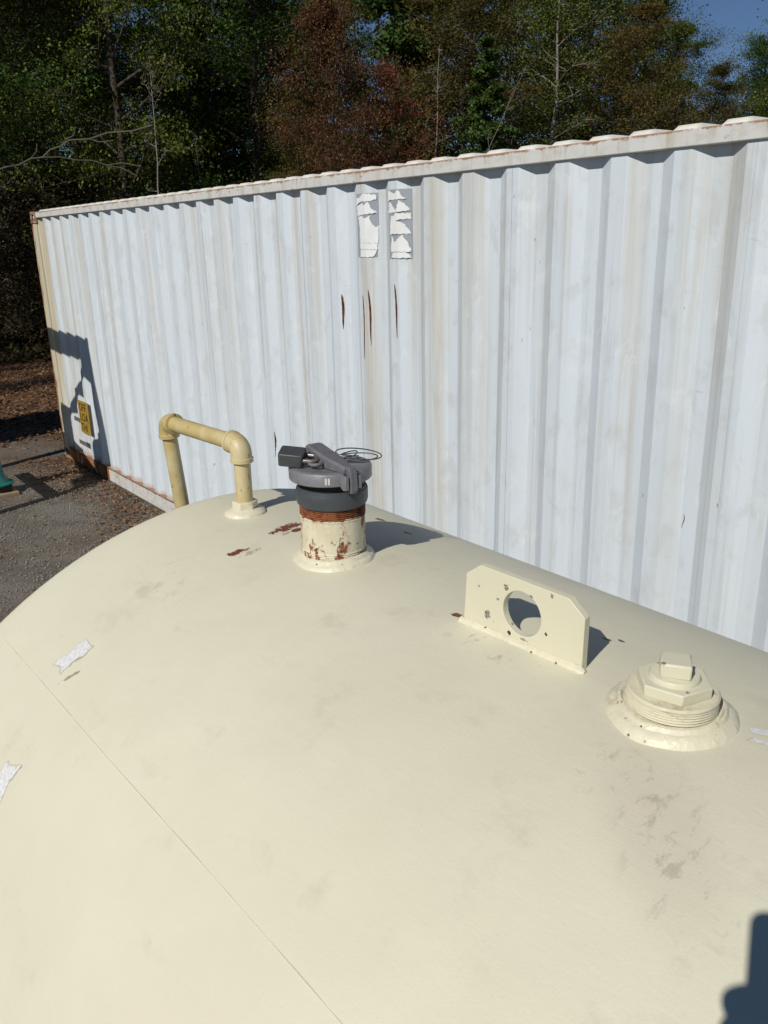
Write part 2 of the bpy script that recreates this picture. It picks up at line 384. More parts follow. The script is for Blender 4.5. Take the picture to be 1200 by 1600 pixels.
def m_leaf(name, cols, trans=.35):
    n = N(name, .6, .25)
    gi = n.new('ShaderNodeNewGeometry'); r = gi.outputs['Random Per Island']
    cr = n.new('ShaderNodeValToRGB'); e = cr.color_ramp.elements
    while len(e) < len(cols): e.new(.5)
    for i, cc in enumerate(cols): e[i].position = i / (len(cols) - 1); e[i].color = (*cc, 1)
    n.lk(r, cr.inputs[0])
    oi = n.new('ShaderNodeObjectInfo')
    c = n.mix(n.math('MULTIPLY', n.ramp(n.noise(n.obj(), .55, 3), .35, .65), .45), cr.outputs[0], cols[-1])
    hv = n.new('ShaderNodeHueSaturation'); n.lk(c, hv.inputs['Color'])
    n.lk(n.ramp(oi.outputs['Random'], 0, 1, .72, 1.25, False), hv.inputs['Value'])
    n.lk(n.ramp(oi.outputs['Random'], 0, 1, .515, .485, False), hv.inputs['Hue'])
    n.out(hv.outputs[0])
    tr = n.new('ShaderNodeBsdfTranslucent'); n.lk(hv.outputs[0], tr.inputs[0])
    mx = n.new('ShaderNodeMixShader'); mx.inputs[0].default_value = trans
    o = n.t.nodes['Material Output']
    n.lk(n.b.outputs[0], mx.inputs[1]); n.lk(tr.outputs[0], mx.inputs[2]); n.lk(mx.outputs[0], o.inputs[0])
    MAT[name] = n.m

m_container(); m_tank(); m_weld(); m_pipe(); m_ground()
MAT['top_rail'] = m_rail('top_rail_paint', 2.69)
MAT['bottom_rail'] = m_rail('bottom_rail_paint', .15, .06)
MAT['roof'] = m_plain('roof_paint', (.70, .68, .61), .5, .4, sc=6)
n = N('post_paint', .6, .3); p = n.obj(); x_, y_, z_ = n.sep(p)[:3]
c_ = n.mix(n.noise(n.obj((14, 14, .8)), 1, 5), (.50, .43, .28), (.62, .58, .44))
k_ = n.math('ADD', n.noise(n.obj((20, 20, 3)), 1, 6, .7), n.math('ADD', n.ramp(x_, .0, .09, .22, 0.), n.ramp(z_, 2.3, 2.6, 0., .06)))
c_ = n.mix(n.ramp(k_, .60, .70), c_, n.mix(n.noise(p, 40, 4), (.16, .06, .03), (.33, .15, .07)))
MAT['post'] = n.out(c_, None, n.bump(n.noise(p, 60, 4), .25, .005))
MAT['casting'] = m_rust('rusty_casting', (.13, .06, .035), (.40, .27, .17), 16, .85, (12, .60), (.60, .55, .45))
MAT['rust'] = m_rust('rust_streak', (.045, .014, .008), (.17, .055, .02), 60)
MAT['rust_orange'] = m_rust('rust_orange', (.16, .04, .012), (.42, .15, .04), 12)
MAT['sticker_back'] = m_plain('sticker_residue', (.30, .335, .37), .5, .3, var=.2, sc=22)
MAT['sticker'] = m_plain('sticker_white', (.76, .77, .76), .45, .4, var=.05, sc=30)
MAT['sign_yellow'] = m_plain('sign_yellow', (.36, .225, .03), .45, .4, var=.2, sc=16)
MAT['ink'] = m_plain('sign_ink', (.02, .018, .015), .5, .3)
MAT['plate'] = m_plain('marking_plate', (.12, .125, .12), .5, .4, var=.3, sc=40)
MAT['cap'] = m_plain('cap_aluminium', (.235, .235, .25), .45, .5, .3, .35, 60, .35, .002)
MAT['cap_dark'] = m_plain('adapter_dark', (.07, .078, .088), .5, .45, .2, .15, 50, .2, .002)
MAT['cap_black'] = m_plain('gasket_black', (.012, .012, .013), .7, .3)
MAT['lever'] = m_plain('lever_grey', (.17, .17, .185), .55, .4, .2, .4, 70, .5, .003)
MAT['lock'] = m_plain('padlock_body', (.075, .078, .082), .45, .4, .2, .2, 60, .2, .002)
MAT['shackle'] = m_plain('shackle_steel', (.22, .20, .19), .42, .5, .6, .3, 70, .3, .002)
MAT['wire'] = m_plain('wire_steel', (.12, .12, .13), .4, .5, .5)
MAT['mark'] = m_plain('pale_mark', (.6, .6, .6), .6, .3)
MAT['saddle'] = m_plain('saddle_paint', (.52, .49, .36), .6, .3)
MAT['teal'] = m_plain('teal_paint', (.012, .15, .135), .4, .5, 0, .2, 14)
MAT['black_iron'] = m_plain('black_iron', (.02, .02, .022), .6, .4)
MAT['wood'] = m_plain('weathered_wood', (.30, .21, .13), .85, .2, 0, .3, 12, .4, .006)
MAT['poly_tank'] = m_plain('grey_steel', (.35, .37, .37), .5, .4)
MAT['bark'] = m_plain('bark_grey', (.075, .06, .047), .9, .15, 0, .4, 6, .6, .03)
MAT['bark_branch'] = m_plain('bark_branch', (.12, .105, .085), .9, .15, 0, .4, 5)
MAT['bark_dark'] = m_plain('bark_dark', (.05, .038, .028), .95, .1, 0, .4, 6, .6, .03)
MAT['bark_pale'] = m_plain('bark_pale', (.22, .20, .17), .9, .15, 0, .35, 5, .5, .02)
m_leaf('leaf_olive', [(0.0664, 0.0931, 0.0144), (0.1282, 0.1618, 0.0253), (0.1879, 0.2156, 0.0397), (0.0994, 0.1422, 0.0217)])
m_leaf('leaf_green', [(0.0292, 0.0689, 0.0119), (0.0566, 0.1185, 0.0172), (0.0937, 0.1568, 0.0238), (0.0421, 0.0917, 0.0146)])
m_leaf('leaf_pine', [(0.0368, 0.0757, 0.019), (0.0626, 0.118, 0.0253), (0.0922, 0.139, 0.0253), (0.0442, 0.0884, 0.019)], .2)
m_leaf('leaf_russet', [(0.1035, 0.0379, 0.0189), (0.1812, 0.0725, 0.0329), (0.2675, 0.1207, 0.0517), (0.138, 0.0534, 0.0242)])
m_leaf('leaf_bronze', [(0.0619, 0.0562, 0.0135), (0.118, 0.0956, 0.0224), (0.1686, 0.118, 0.0315), (0.0899, 0.0854, 0.0192)])
m_leaf('leaf_brush', [(0.0305, 0.0284, 0.0109), (0.0599, 0.0457, 0.0164), (0.0382, 0.0479, 0.0131), (0.0762, 0.0491, 0.0196)])
m_leaf('leaf_litter', [(0.1013, 0.0486, 0.0257), (0.2025, 0.1053, 0.054), (0.378, 0.2295, 0.1283), (0.1485, 0.0675, 0.0351)], .1)
MAT['stone'] = m_plain('gravel_stone', (.22, .208, .18), .9, .2, 0, .55, 9, .2)

# ================================================================== ground
def quad_sheet(name, x0, x1, y0, y1, z, mat):
    o = MB().add([(x0,y0,z),(x1,y0,z),(x1,y1,z),(x0,y1,z)], [(0,1,2,3)]).build(name, mat, smooth=0)
    return o
g = quad_sheet('ground', -600, 600, -600, 600, 0, MAT['ground']); tag(g, kind='structure')

# ================================================================== shipping container
H = 2.69; X0 = .6415; P = .278; LEN = 12.19; WID = 2.438
cont = empty('shipping_container', (0, 0, 0), 'long white corrugated steel shipping container with rust-streaked top rail', 'container')
YO = .012; DEP = .036
def prof(x):
    """depth of the wall skin behind the rail face at x"""
    t = (x - X0) % P
    if t < .072: return YO
    if t < .140: return YO + DEP * (t - .072) / .068
    if t < .210: return YO + DEP
    return YO + DEP * (1 - (t - .210) / .068)
def wall_panel(xa, xb, flip=False):
    xs = {xa, xb}
    k = math.floor((xa - X0) / P) - 1
    while X0 + k * P < xb + P:
        for d in (0, .072, .140, .210):
            q = X0 + k * P + d
            if xa < q < xb: xs.add(q)
        k += 1
    xs = sorted(xs); pts = [(x, prof(x)) for x in xs]
    zb, zt = .150, H - .058
    m = MB(); n_ = len(pts); vs = []; nz = 5
    for j in range(nz):
        z = zb + (zt - zb) * j / (nz - 1)
        for (x, y) in pts:
            bow = 0 if j in (0, nz-1) else .0016 * math.sin(x * 9.3 + j * 2.1) + .001 * math.sin(x * 23 + j)
            yy = y + bow
            vs.append((x, WID - yy if flip else yy, z))
    fs = [(j*n_+i, j*n_+i+1, (j+1)*n_+i+1, (j+1)*n_+i) for j in range(nz-1) for i in range(n_-1)]
    m.add(vs, fs); return m
cuts = [.165]
q = X0 - P + .036
while q < LEN - .3:
    if q > .7: cuts.append(q)
    q += 4 * P
cuts.append(LEN - .165)
for xa, xb in zip(cuts[:-1], cuts[1:]):
    for fl in (False, True):
        o = wall_panel(xa + (.0006 if xa > .2 else 0), xb - (.0006 if xb < 12 else 0), fl).build('wall_panel', MAT['container'], cont, smooth=20, fixn=False)
        sd = o.modifiers.new('thick', 'SOLIDIFY'); sd.thickness = .002; sd.offset = -1 if not fl else 1; sd.use_rim = False
for y0, y1 in ((0, .06), (WID - .06, WID)):
    MB().box((.178, y0, H - .058), (LEN - .178, y1, H)).build('top_rail', MAT['top_rail'], cont, bevel=.004)
    m = MB(); m.box((.178, y0 + .004, .012), (LEN - .178, y1 - .004, .152)); m.build('bottom_rail', MAT['bottom_rail'], cont, bevel=.003)
# thin dark joint between bottom rail and wall sheets, rusty far length of the rail
MB().box((.18, -.001, .146), (LEN - .18, .003, .150)).build('rail_joint', MAT['rust'], cont, smooth=0)
MB().box((.18, -.002, .014), (1.42, .0035, .143)).build('rail_rust_scab', m_rust('rail_rust', (.17, .045, .015), (.45, .18, .05), 7, .9, (4, .56), (.50, .44, .33)), cont, smooth=0)
# corner posts with a folded profile and castings with their holes
def post(x, y, sx, sy):
    pr = [(0,0),(.165,0),(.165,.03),(.12,.045),(.075,.018),(.04,.03),(.03,.16),(0,.16)]
    pr = [(x + sx*a, y + sy*b) for a, b in pr]
    MB().prism(pr, 'z', .118, H - .118).build('corner_post', MAT['post'], cont, smooth=0)
def casting(x, y, z, sx, sy, sz):
    m = MB(); L, W, Hc = .178, .162, .118
    def bx(a, b): m.box(tuple(min(p_, q_) for p_, q_ in zip(a, b)), tuple(max(p_, q_) for p_, q_ in zip(a, b)))
    hx0, hx1, hz0, hz1 = .05, .13, .03, .088
    t = .028
    def P_(a, b, c): return (x + sx*a, y + sy*b, z + sz*c)
    bx(P_(0, 0, 0), P_(hx0, t, Hc)); bx(P_(hx1, 0, 0), P_(L, t, Hc)); bx(P_(hx0, 0, 0), P_(hx1, t, hz0)); bx(P_(hx0, 0, hz1), P_(hx1, t, Hc))
    bx(P_(0, t, 0), P_(t, W, Hc)); bx(P_(L - t, t, 0), P_(L, W, Hc)); bx(P_(t, W - t, 0), P_(L - t, W, Hc))
    bx(P_(t, t, 0), P_(L - t, W - t, .02)); bx(P_(t, t, Hc - .02), P_(L - t, W - t, Hc))
    m.build('corner_casting', MAT['casting'], cont, smooth=0, bevel=.004)
for x, sx in ((0, 1), (LEN, -1)):
    for y, sy in ((-.004, 1), (WID + .004, -1)):
        post(x, y + sy * .006, sx, sy)
        casting(x, y, 0, sx, sy, 1); casting(x, y, H + .006, sx, sy, -1)
# bolt in the far top casting
MB().lathe([(.0, 0), (.024, .0), (.026, .008), (.018, .018), (.0, .022)], (0, 0, 0), 20, close=False).build('casting_bolt', MAT['roof'], cont).matrix_world = Matrix.Translation((.092, .024, H - .052)) @ Matrix.Rotation(math.radians(90), 4, 'X')
# end walls
for x, s_ in ((.05, 1), (LEN - .05, -1)):
    vs = []; k = 0; ys = np.linspace(.165, WID - .165, 33)
    for j, zz in enumerate((.12, H - .10)):
        for i, yy in enumerate(ys): vs.append((x + s_ * (.035 if (i // 2) % 2 else 0), yy, zz))
    n_ = len(ys)
    MB().add(vs, [(i, i+1, n_+i+1, n_+i) for i in range(n_-1)]).build('end_wall', MAT['rust_orange'] if s_ > 0 else MAT['container'], cont, smooth=0)
    MB().box((x - .04 if s_ > 0 else x - .05, .165, H - .1), (x + .05 if s_ > 0 else x + .04, WID - .165, H - .003)).build('end_rail', MAT['top_rail'], cont, smooth=0)
    MB().box((x - .04 if s_ > 0 else x - .05, .165, .015), (x + .05 if s_ > 0 else x + .04, WID - .165, .12)).build('end_sill', MAT['bottom_rail'], cont, smooth=0)
MB().box((.1, .06, .10), (LEN - .1, WID - .06, .14)).build('floor', MAT['wood'], cont, smooth=0)
# roof sheets with pressed swages
RP = .195; RC = 7.67
def roof_panel(xa, xb):
    nx = int(round((xb - xa) / .0195)); xs = np.linspace(xa, xb, nx + 1)
    ys = [.058, .064, .085, .11, WID - .11, WID - .085, WID - .064, WID - .058]
    ed = [0, .45, .9, 1, 1, .9, .45, 0]
    vs = []
    for j, y in enumerate(ys):
        for x in xs:
            t = abs((x - RC + RP/2) % RP - RP/2)
            h = 1 if t < .038 else max(0, 1 - (t - .038) / .030)
            h = h*h*(3 - 2*h)
            vs.append((x, y, H - .006 + .034 * h * ed[j]))
    m_ = nx + 1
    fs = [(j*m_+i, j*m_+i+1, (j+1)*m_+i+1, (j+1)*m_+i) for j in range(len(ys)-1) for i in range(nx)]
    return MB().add(vs, fs)
edges = [.1 + (LEN - .2) * i / 11 for i in range(12)]
for xa, xb in zip(edges[:-1], edges[1:]):
    roof_panel(xa, xb).build('roof_panel', MAT['roof'], cont, smooth=60, fixn=False)

# torn stickers on an outer flat and the slope beside it
def in_poly(px, py, poly):
    px += .010*math.sin(py*37 + px*17) + .007*math.sin(py*83 + 1.3); py += .005*math.sin(px*31 + py*19) + .003*math.sin(px*71)
    c = False; j = len(poly) - 1
    for i in range(len(poly)):
        xi, yi = poly[i]; xj, yj = poly[j]
        if (yi > py) != (yj > py) and px < (xj - xi) * (py - yi) / (yj - yi) + xi: c = not c
        j = i
    return c
def skin(x, off): # point on the wall skin pushed out by off along its normal
    d = .0005; sl_ = (prof(x + d) - prof(x - d)) / (2*d); nx, ny = sl_, -1.0; L = math.hypot(nx, ny)
    return (x + nx/L*off, prof(x) + ny/L*off)
def sticker(k, flakes, ref, z0, z1, tattered):
    xs0 = X0 + P * k + .001; xs1 = xs0 + .146
    def grid(nx, nz, test, off, curl=0):
        m = MB(); idx = {}; vs = []; fs = []
        def vid(i, j):
            if (i, j) not in idx:
                x = xs0 + (xs1 - xs0) * i / nx; z = z1 + (z0 - z1) * j / nz
                px, py = skin(x, off + curl * (.5 + .5*math.sin(i*.11 + j*.06 + k)))
                idx[(i, j)] = len(vs); vs.append((px, py, z))
            return idx[(i, j)]
        for i in range(nx):
            for j in range(nz):
                if test((i + .5) / nx, (j + .5) / nz): fs.append((vid(i, j), vid(i, j+1), vid(i+1, j+1), vid(i+1, j)))
        return m.add(vs, fs)
    root = grid(24, 50, lambda u, v: not tattered or not (u > .93 and .5 < v), .0015).build('sticker', MAT['sticker_back'], cont, smooth=30)
    rx0, ry0, rx1, ry1 = ref
    for fl in flakes:
        pl = [((a - rx0) / (rx1 - rx0), (b - ry0) / (ry1 - ry0)) for a, b in fl]
        pl = [(max(-.0, min(1, a)), max(0, min(1, b))) for a, b in pl]
        grid(60, 130, lambda u, v: in_poly(u, v, pl), .0035, .004).build('paper_flake', MAT['sticker'], root, smooth=30)
F2 = [[(640,180),(665,165),(680,205),(750,215),(785,165),(830,265),(870,305),(630,320)],
      [(650,345),(700,400),(740,470),(770,440),(790,330),(860,380),(920,490),(630,520)],
      [(665,560),(715,570),(750,520),(920,530),(920,615),(760,630),(850,690),(930,850),(650,850)],
      [(685,870),(720,940),(740,980),(790,900),(820,865),(880,970),(935,1135),(665,1130)],
      [(690,1140),(870,1140),(940,1230),(670,1230)]]
F1 = [[(140,270),(200,270),(230,220),(280,205),(390,235),(405,300),(310,330),(210,330),(150,385),(140,385)],
      [(150,400),(235,350),(260,390),(310,340),(345,450),(415,515),(150,550)],
      [(160,560),(245,560),(260,600),(320,560),(350,700),(420,755),(418,960),(402,1000),(190,980),(180,750)],
      [(190,985),(400,1005),(402,1060),(400,1098),(190,1095)],
      [(190,1100),(395,1103),(375,1170),(360,1200),(340,1220),(190,1220)]]
sticker(19, F1, (130, 200, 425, 1225), 2.252, 2.578, True)
sticker(20, F2, (625, 155, 940, 1235), 2.248, 2.583, False)

# rusty gashes along the creases
def gash(x, z0, z1, wdt, lean=0.):
    m = MB(); n_ = 16; vs = []; fs = []
    for i in range(n_ + 1):
        t = i / n_; z = z1 + (z0 - z1) * t
        hw = wdt * .5 * (math.sin(math.pi * min(1, t ** .7)) ** .8 + .05) * random.uniform(.8, 1.2)
        cx = x + lean * t + .004 * math.sin(t * 5)
        for s_ in (-1, 0, 1):
            px, py = skin(cx + s_ * hw, .0022 if s_ else .004); vs.append((px, py, z))
    for i in range(n_):
        for s_ in (0, 1): fs.append((i*3+s_, (i+1)*3+s_, (i+1)*3+s_+1, i*3+s_+1))
    m.add(vs, fs).build('rust_gash', MAT['rust'], cont, smooth=0)
gash(5.735, 1.85, 2.05, .015, .008); gash(5.955, 1.70, 2.05, .008, .004); gash(6.000, 1.78, 2.085, .010, .014); gash(6.238, 1.84, 2.12, .011, .02)
gash(4.88, .92, 1.10, .012); gash(5.14, .86, .98, .014); gash(1.95, .22, .62, .010, -.01); gash(8.02, 1.22, 1.28, .004)
for i in range(6): gash(random.uniform(1.2, 8.6), *(lambda a: (a, a + random.uniform(.02, .07)))(random.uniform(.6, 2.2)), random.uniform(.003, .005))

# yellow plate with black lettering, small marking plates
sg = MB().box((.735, -.006, .425), (1.045, -.003, .775)).build('warning_sign', MAT['sign_yellow'], cont, smooth=0); sg['label'] = 'yellow warning plate with black capitals'
def text_mesh(body, size, loc, parent, mat):
    cu = bpy.data.curves.new('lettering', 'FONT'); cu.body = body; cu.size = size; cu.extrude = .0005; cu.align_x = 'LEFT'; cu.resolution_u = 3
    o = bpy.data.objects.new('lettering_tmp', cu); col.objects.link(o)
    dg = bpy.context.evaluated_depsgraph_get(); me = bpy.data.meshes.new_from_object(o.evaluated_get(dg))
    bpy.data.objects.remove(o)
    me.materials.clear(); me.materials.append(mat)
    t = bpy.data.objects.new('lettering', me); col.objects.link(t); t.parent = parent
    t.matrix_local = Matrix.Translation(loc) @ Matrix.Rotation(math.radians(90), 4, 'X')
    return t
for s_, zz in (('OFF', .665), ('LOA', .555), ('THI', .445)): text_mesh(s_, .125, (.765, -.0075, zz), sg, MAT['ink'])
for x0, x1, z0, z1 in ((.53, .80, .52, .575), (.60, .84, .27, .325)):
    o = MB().box((x0, -.002, z0), (x1, .004, z1)).build('marking_plate', MAT['plate'], cont, smooth=0)
    MB().box((x0 - .004, -.0035, z1 - .008), (x1 + .004, -.0015, z1 + .004)).build('plate_edge', MAT['mark'], o, smooth=0)

# ================================================================== fuel tank
A_ = Vector((.99921207, .03704007, -.01425712)); U_ = Vector((-.03704384, .99931364, 0)); W_ = Vector((.01424734, .00052814, .99989836))
ZC = .99840; R = .832; TL = 2.44
TM = Matrix.Identity(4)
for i in range(3): TM[i][0] = A_[i]; TM[i][1] = U_[i]; TM[i][2] = W_[i]
org = Vector((8.19162, -2.04507, .99840)) - W_ * ZC
for i in range(3): TM[i][3] = org[i]
tank = empty('fuel_tank', (0, 0, 0), 'big cream painted horizontal cylindrical steel fuel tank beside the container', 'tank')
tank.matrix_world = TM
def crest(y): return ZC + math.sqrt(R*R - y*y)
# shell with rolled knuckles and dished heads
pr = []
def head(s):
    out = []
    for t in (0, .2, .4, .6, .8, .92): out.append((R * t * .985, .13 * math.sqrt(max(0, 1 - t*t)) + .012))
    for a in (15, 35, 55, 75, 90): out.append((R - .035 + .035 * math.sin(math.radians(a)), .035 * math.cos(math.radians(a)) * .9 - .0))
    return out
hd = head(0)
xs_r = [(r_, -h_) for r_, h_ in hd] + [(R, x) for x in np.linspace(.02, TL - .02, 30)] + [(r_, TL + h_) for r_, h_ in reversed(hd)]
vs = []; fs = []; NS = 128
for (r_, x) in xs_r:
    for i in range(NS):
        t = 2*math.pi*i/NS; vs.append((x, r_*math.sin(t), ZC + r_*math.cos(t)))
for j in range(len(xs_r)-1):
    for i in range(NS):
        k = (i+1) % NS; fs.append((j*NS+i, j*NS+k, (j+1)*NS+k, (j+1)*NS+i))
fs.append(tuple(range(NS))); fs.append(tuple(range((len(xs_r)-1)*NS, len(xs_r)*NS)))
MB().add(vs, fs).build('shell', MAT['tank'], tank, smooth=40)
# long seam on the near side, girth seam near the head: low ground-flush beads
def skin_bead(pts, rad, name='weld_seam', wob=.0006, lift=0.0, mat='weld', n=6):
    P_ = [(a, R_ * math.sin(t), ZC + R_ * math.cos(t)) for a, t, R_ in ((p_[0], math.radians(p_[1]), R + lift + random.uniform(-wob, wob)) for p_ in pts)]
    return MB().tube(P_, rad, n).build(name, MAT[mat], tank)
skin_bead([(x, -35.65 + .05*math.sin(x*9)) for x in np.linspace(.05, TL - .05, 90)], .0042, lift=-.0038, wob=.00035, mat='tank')
# saddles
for xx in (.35, TL - .35):
    pts = [(R + .012, a) for a in np.linspace(-62, 62, 25)]
    poly = [((R + .004) * math.sin(math.radians(a)), ZC - (R + .004) * math.cos(math.radians(a))) for a in np.linspace(-62, 62, 25)]
    poly = poly + [(.62, .012), (-.62, .012)]
    MB().prism(poly, 'x', xx - .05, xx + .05).build('saddle', MAT['saddle'], tank, smooth=0)

def uneven_ring(cx, cy, prof_, seed, n=72, amp=.006, drop=True):
    """painted weld mound: a lathe whose foot follows the shell and whose width wanders"""
    rr = random.Random(seed); ph = [rr.uniform(0, 6.28) for _ in range(8)]
    vs = []; fs = []
    for j, (r_, z) in enumerate(prof_):
        for i in range(n):
            t = 2*math.pi*i/n
            q = sum(math.sin(t*f + ph[f % 8]) / f for f in (2, 3, 5, 7, 11)) * amp * (1 if j < len(prof_) - 2 else .25)
            rad = r_ + q; x = cx + rad*math.cos(t); y = cy + rad*math.sin(t)
            zz = crest(y) + z + (rr.uniform(-.0006, .0006))
            vs.append((x, y, zz))
    for j in range(len(prof_)-1):
        for i in range(n):
            k = (i+1) % n; fs.append((j*n+i, j*n+k, (j+1)*n+k, (j+1)*n+i))
    return MB().add(vs, fs)

# ---- lifting lug
def lug():
    s0, s1, y0, hh = .772, .977, -.0175, .0945
    c1 = (.026, .019)
    out = [(s0, -.004), (s1, -.004), (s1, hh - .020), (s1 - .026, hh), (s0 + .030, hh + .002), (s0 + .004, hh - .018)]
    cx, cz, rh = s0 + .105, .0465, .0325; K = 40
    def ray_out(t):
        d = Vector((math.cos(t), math.sin(t))); best = 9
        for i in range(len(out)):
            a = Vector(out[i]); b = Vector(out[(i+1) % len(out)]); e = b - a
            den = d.x*e.y - d.y*e.x
            if abs(den) < 1e-9: continue
            q = a - Vector((cx, cz)); tt = (q.x*e.y - q.y*e.x)/den; ss = (q.x*d.y - q.y*d.x)/den
            if tt > 0 and -1e-6 <= ss <= 1 + 1e-6: best = min(best, tt)
        return best
    angs = [2*math.pi*i/K for i in range(K)]
    for p_ in out: angs.append(math.atan2(p_[1]-cz, p_[0]-cx) % (2*math.pi))
    angs = sorted(set(round(a, 6) for a in angs)); n_ = len(angs)
    vs = []; fs = []
    for yy in (y0 - .006, y0 + .006):
        for t in angs: vs.append((cx + rh*math.cos(t), yy, crest(0) + cz + rh*math.sin(t)))
        for t in angs:
            L = ray_out(t); vs.append((cx + L*math.cos(t), yy, crest(0) + cz + L*math.sin(t)))
    for i in range(n_):
        k = (i+1) % n_
        fs.append((i, k, n_+k, n_+i)); fs.append((2*n_+i, 3*n_+i, 3*n_+k, 2*n_+k))
        fs.append((i, 2*n_+i, 2*n_+k, k)); fs.append((n_+i, n_+k, 3*n_+k, 3*n_+i))
    m = MB().add(vs, fs)
    # turn it a hair off the tank axis
    o = m.build('lifting_lug', MAT['lug'], tank, smooth=25, bevel=.0018)
    c = Vector((.875, y0, 0)); LM = Matrix.Translation(c) @ Matrix.Rotation(math.radians(2.6), 4, 'Z') @ Matrix.Translation(-c); o.matrix_local = LM
    for sy in (-1, 1):
        pts = []; rad = []
        for i in range(44):
            t = i/43; x = s0 - .007 + (s1 - s0 + (.014 if sy < 0 else .004)) * t; y = y0 + sy*.0075 + (x - .875) * math.tan(math.radians(2.6))
            pts.append((x, y, crest(y) + .0005)); rad.append((.0062 + random.uniform(-.0009, .0012)) * (1 if 0 < i < 43 else .5))
        b = MB().tube(pts, rad, 8).build('weld_bead', MAT['weld'], o); b.matrix_local = LM.inverted()
lug()

# ---- fill neck (4 inch pipe), threads, dark adapter
FX, FY = .4375, -.0145; FZ = crest(FY)
def threads(r_, z0, z1, pitch, d):
    pr = []; z = z0
    while z < z1 - 1e-6:
        pr += [(r_, z), (r_ - d, z + pitch*.5)]; z += pitch
    pr.append((r_, z1)); return pr
prf = [(.0575, -.01)] + threads(.0572, .004, .020, .0032, .0016) + [(.0562, .022), (.0562, .0765)] + threads(.0572, .079, .103, .0034, .0026) + [(.056, .105), (.05, .105)]
neck = MB().lathe(prf, (FX, FY, FZ), 64, close=False).build('fill_neck', MAT['neck'], tank, smooth=20)
neck['label'] = 'threaded pipe neck with rust over cream paint'
uneven_ring(FX, FY, [(.0745, -.003), (.072, .003), (.068, .006), (.064, .0075), (.061, .012), (.0575, .0135), (.052, .0135)], 3, amp=.0022).build('neck_weld', MAT['weld'], neck)
ring = MB().lathe([(.050, .0985), (.057, .0985), (.0605, .1015), (.0622, .108), (.0622, .124), (.0612, .1275), (.0596, .1280), (.0590, .131), (.0545, .132), (.0545, .146), (.02, .146)], (FX, FY, FZ), 64).build('adapter_ring', MAT['cap_dark'], neck, smooth=28)
MB().lathe([(.0552, .1322), (.0566, .134), (.0566, .1425), (.053, .144)], (FX, FY, FZ), 48, close=False).build('gasket', MAT['cap_black'], neck)

# ---- locking fill cap: own thing standing on the neck
FWp = TM @ Vector((FX, FY, FZ))
cap = empty('fill_cap', (0, 0, 0), 'grey cast metal locking fill cap with lever on the rusty neck', 'fill cap')
CA = math.radians(56.6)
cap.matrix_world = Matrix.Translation(FWp) @ Matrix.Rotation(CA, 4, 'Z')
# +x picture right, +y away from the camera; heights from the tank crest
lid = MB().lathe([(.056, .1450), (.0665, .1437), (.0700, .1444), (.0712, .1462), (.0712, .1625), (.0700, .1650), (.0672, .1662), (.060, .1666), (.058, .1658), (.02, .1658)], (0, 0, 0), 72).build('lid', MAT['cap'], cap, smooth=28)
dv = Vector((-.060, .098, 0)).normalized(); pv = Vector((dv.y, -dv.x, 0))
fr = Vector((.0305, -.0665, 0))
def LP(t, s, z): q_ = fr + dv*t + pv*s; return (q_.x, q_.y, z)
# lever: tapered bar from the front hook rising to the raised back grip
m = MB(); st = [(.000, .0105, .1655, .177), (.018, .0115, .1664, .1805), (.036, .0150, .1668, .1840), (.056, .0165, .167, .1870), (.080, .0165, .168, .1915), (.102, .0160, .171, .1965), (.113, .0150, .174, .1960)]
vs = []; fs = []
for t, hw, z0, z1 in st:
    for s_, z in ((-hw, z0), (-hw, z1 - .003), (-hw + .004, z1), (hw - .004, z1), (hw, z1 - .003), (hw, z0)): vs.append(LP(t, s_, z))
for j in range(len(st)-1):
    for i in range(6): fs.append((j*6+i, j*6+(i+1) % 6, (j+1)*6+(i+1) % 6, (j+1)*6+i))
fs.append(tuple(range(6))); fs.append(tuple(reversed(range(len(st)*6-6, len(st)*6))))
lev = m.add(vs, fs).build('lever', MAT['lever'], cap, smooth=30, bevel=.0012)
# hook down the front
hk = [(-.005, .1785), (.004, .1785), (.005, .167), (-.0035, .162), (-.006, .145), (-.001, .136), (-.010, .1335), (-.0145, .139), (-.0135, .169), (-.010, .176)]
vs = [LP(t, -.0065, z) for t, z in hk] + [LP(t, .0065, z) for t, z in hk]; k = len(hk)
MB().add(vs, [tuple(range(k)), tuple(reversed(range(k, 2*k)))] + [(i, (i+1) % k, k+(i+1) % k, k+i) for i in range(k)]).build('latch_hook', MAT['lever'], cap, smooth=25, bevel=.001)
for s_ in (-.0125, .0125):
    q_ = [(-.012, .1640), (.002, .1650), (.004, .1440), (-.004, .1395), (-.012, .1415)]
    vs = [LP(t, s_ - .0035, z) for t, z in q_] + [LP(t, s_ + .0035, z) for t, z in q_]; k = len(q_)
    MB().add(vs, [tuple(range(k)), tuple(reversed(range(k, 2*k)))] + [(i, (i+1) % k, k+(i+1) % k, k+i) for i in range(k)]).build('latch_ear', MAT['cap'], cap, smooth=25, bevel=.001)
# eye for the padlock on the lever's left side
ey = [LP(.062 + .011*math.cos(a), -.0165 - .010 + .010*math.sin(a)*1.0, .1750) for a in np.linspace(0, 2*math.pi, 20)]
MB().tube(ey, .0032, 8, caps=False).build('lock_eye', MAT['lever'], cap)
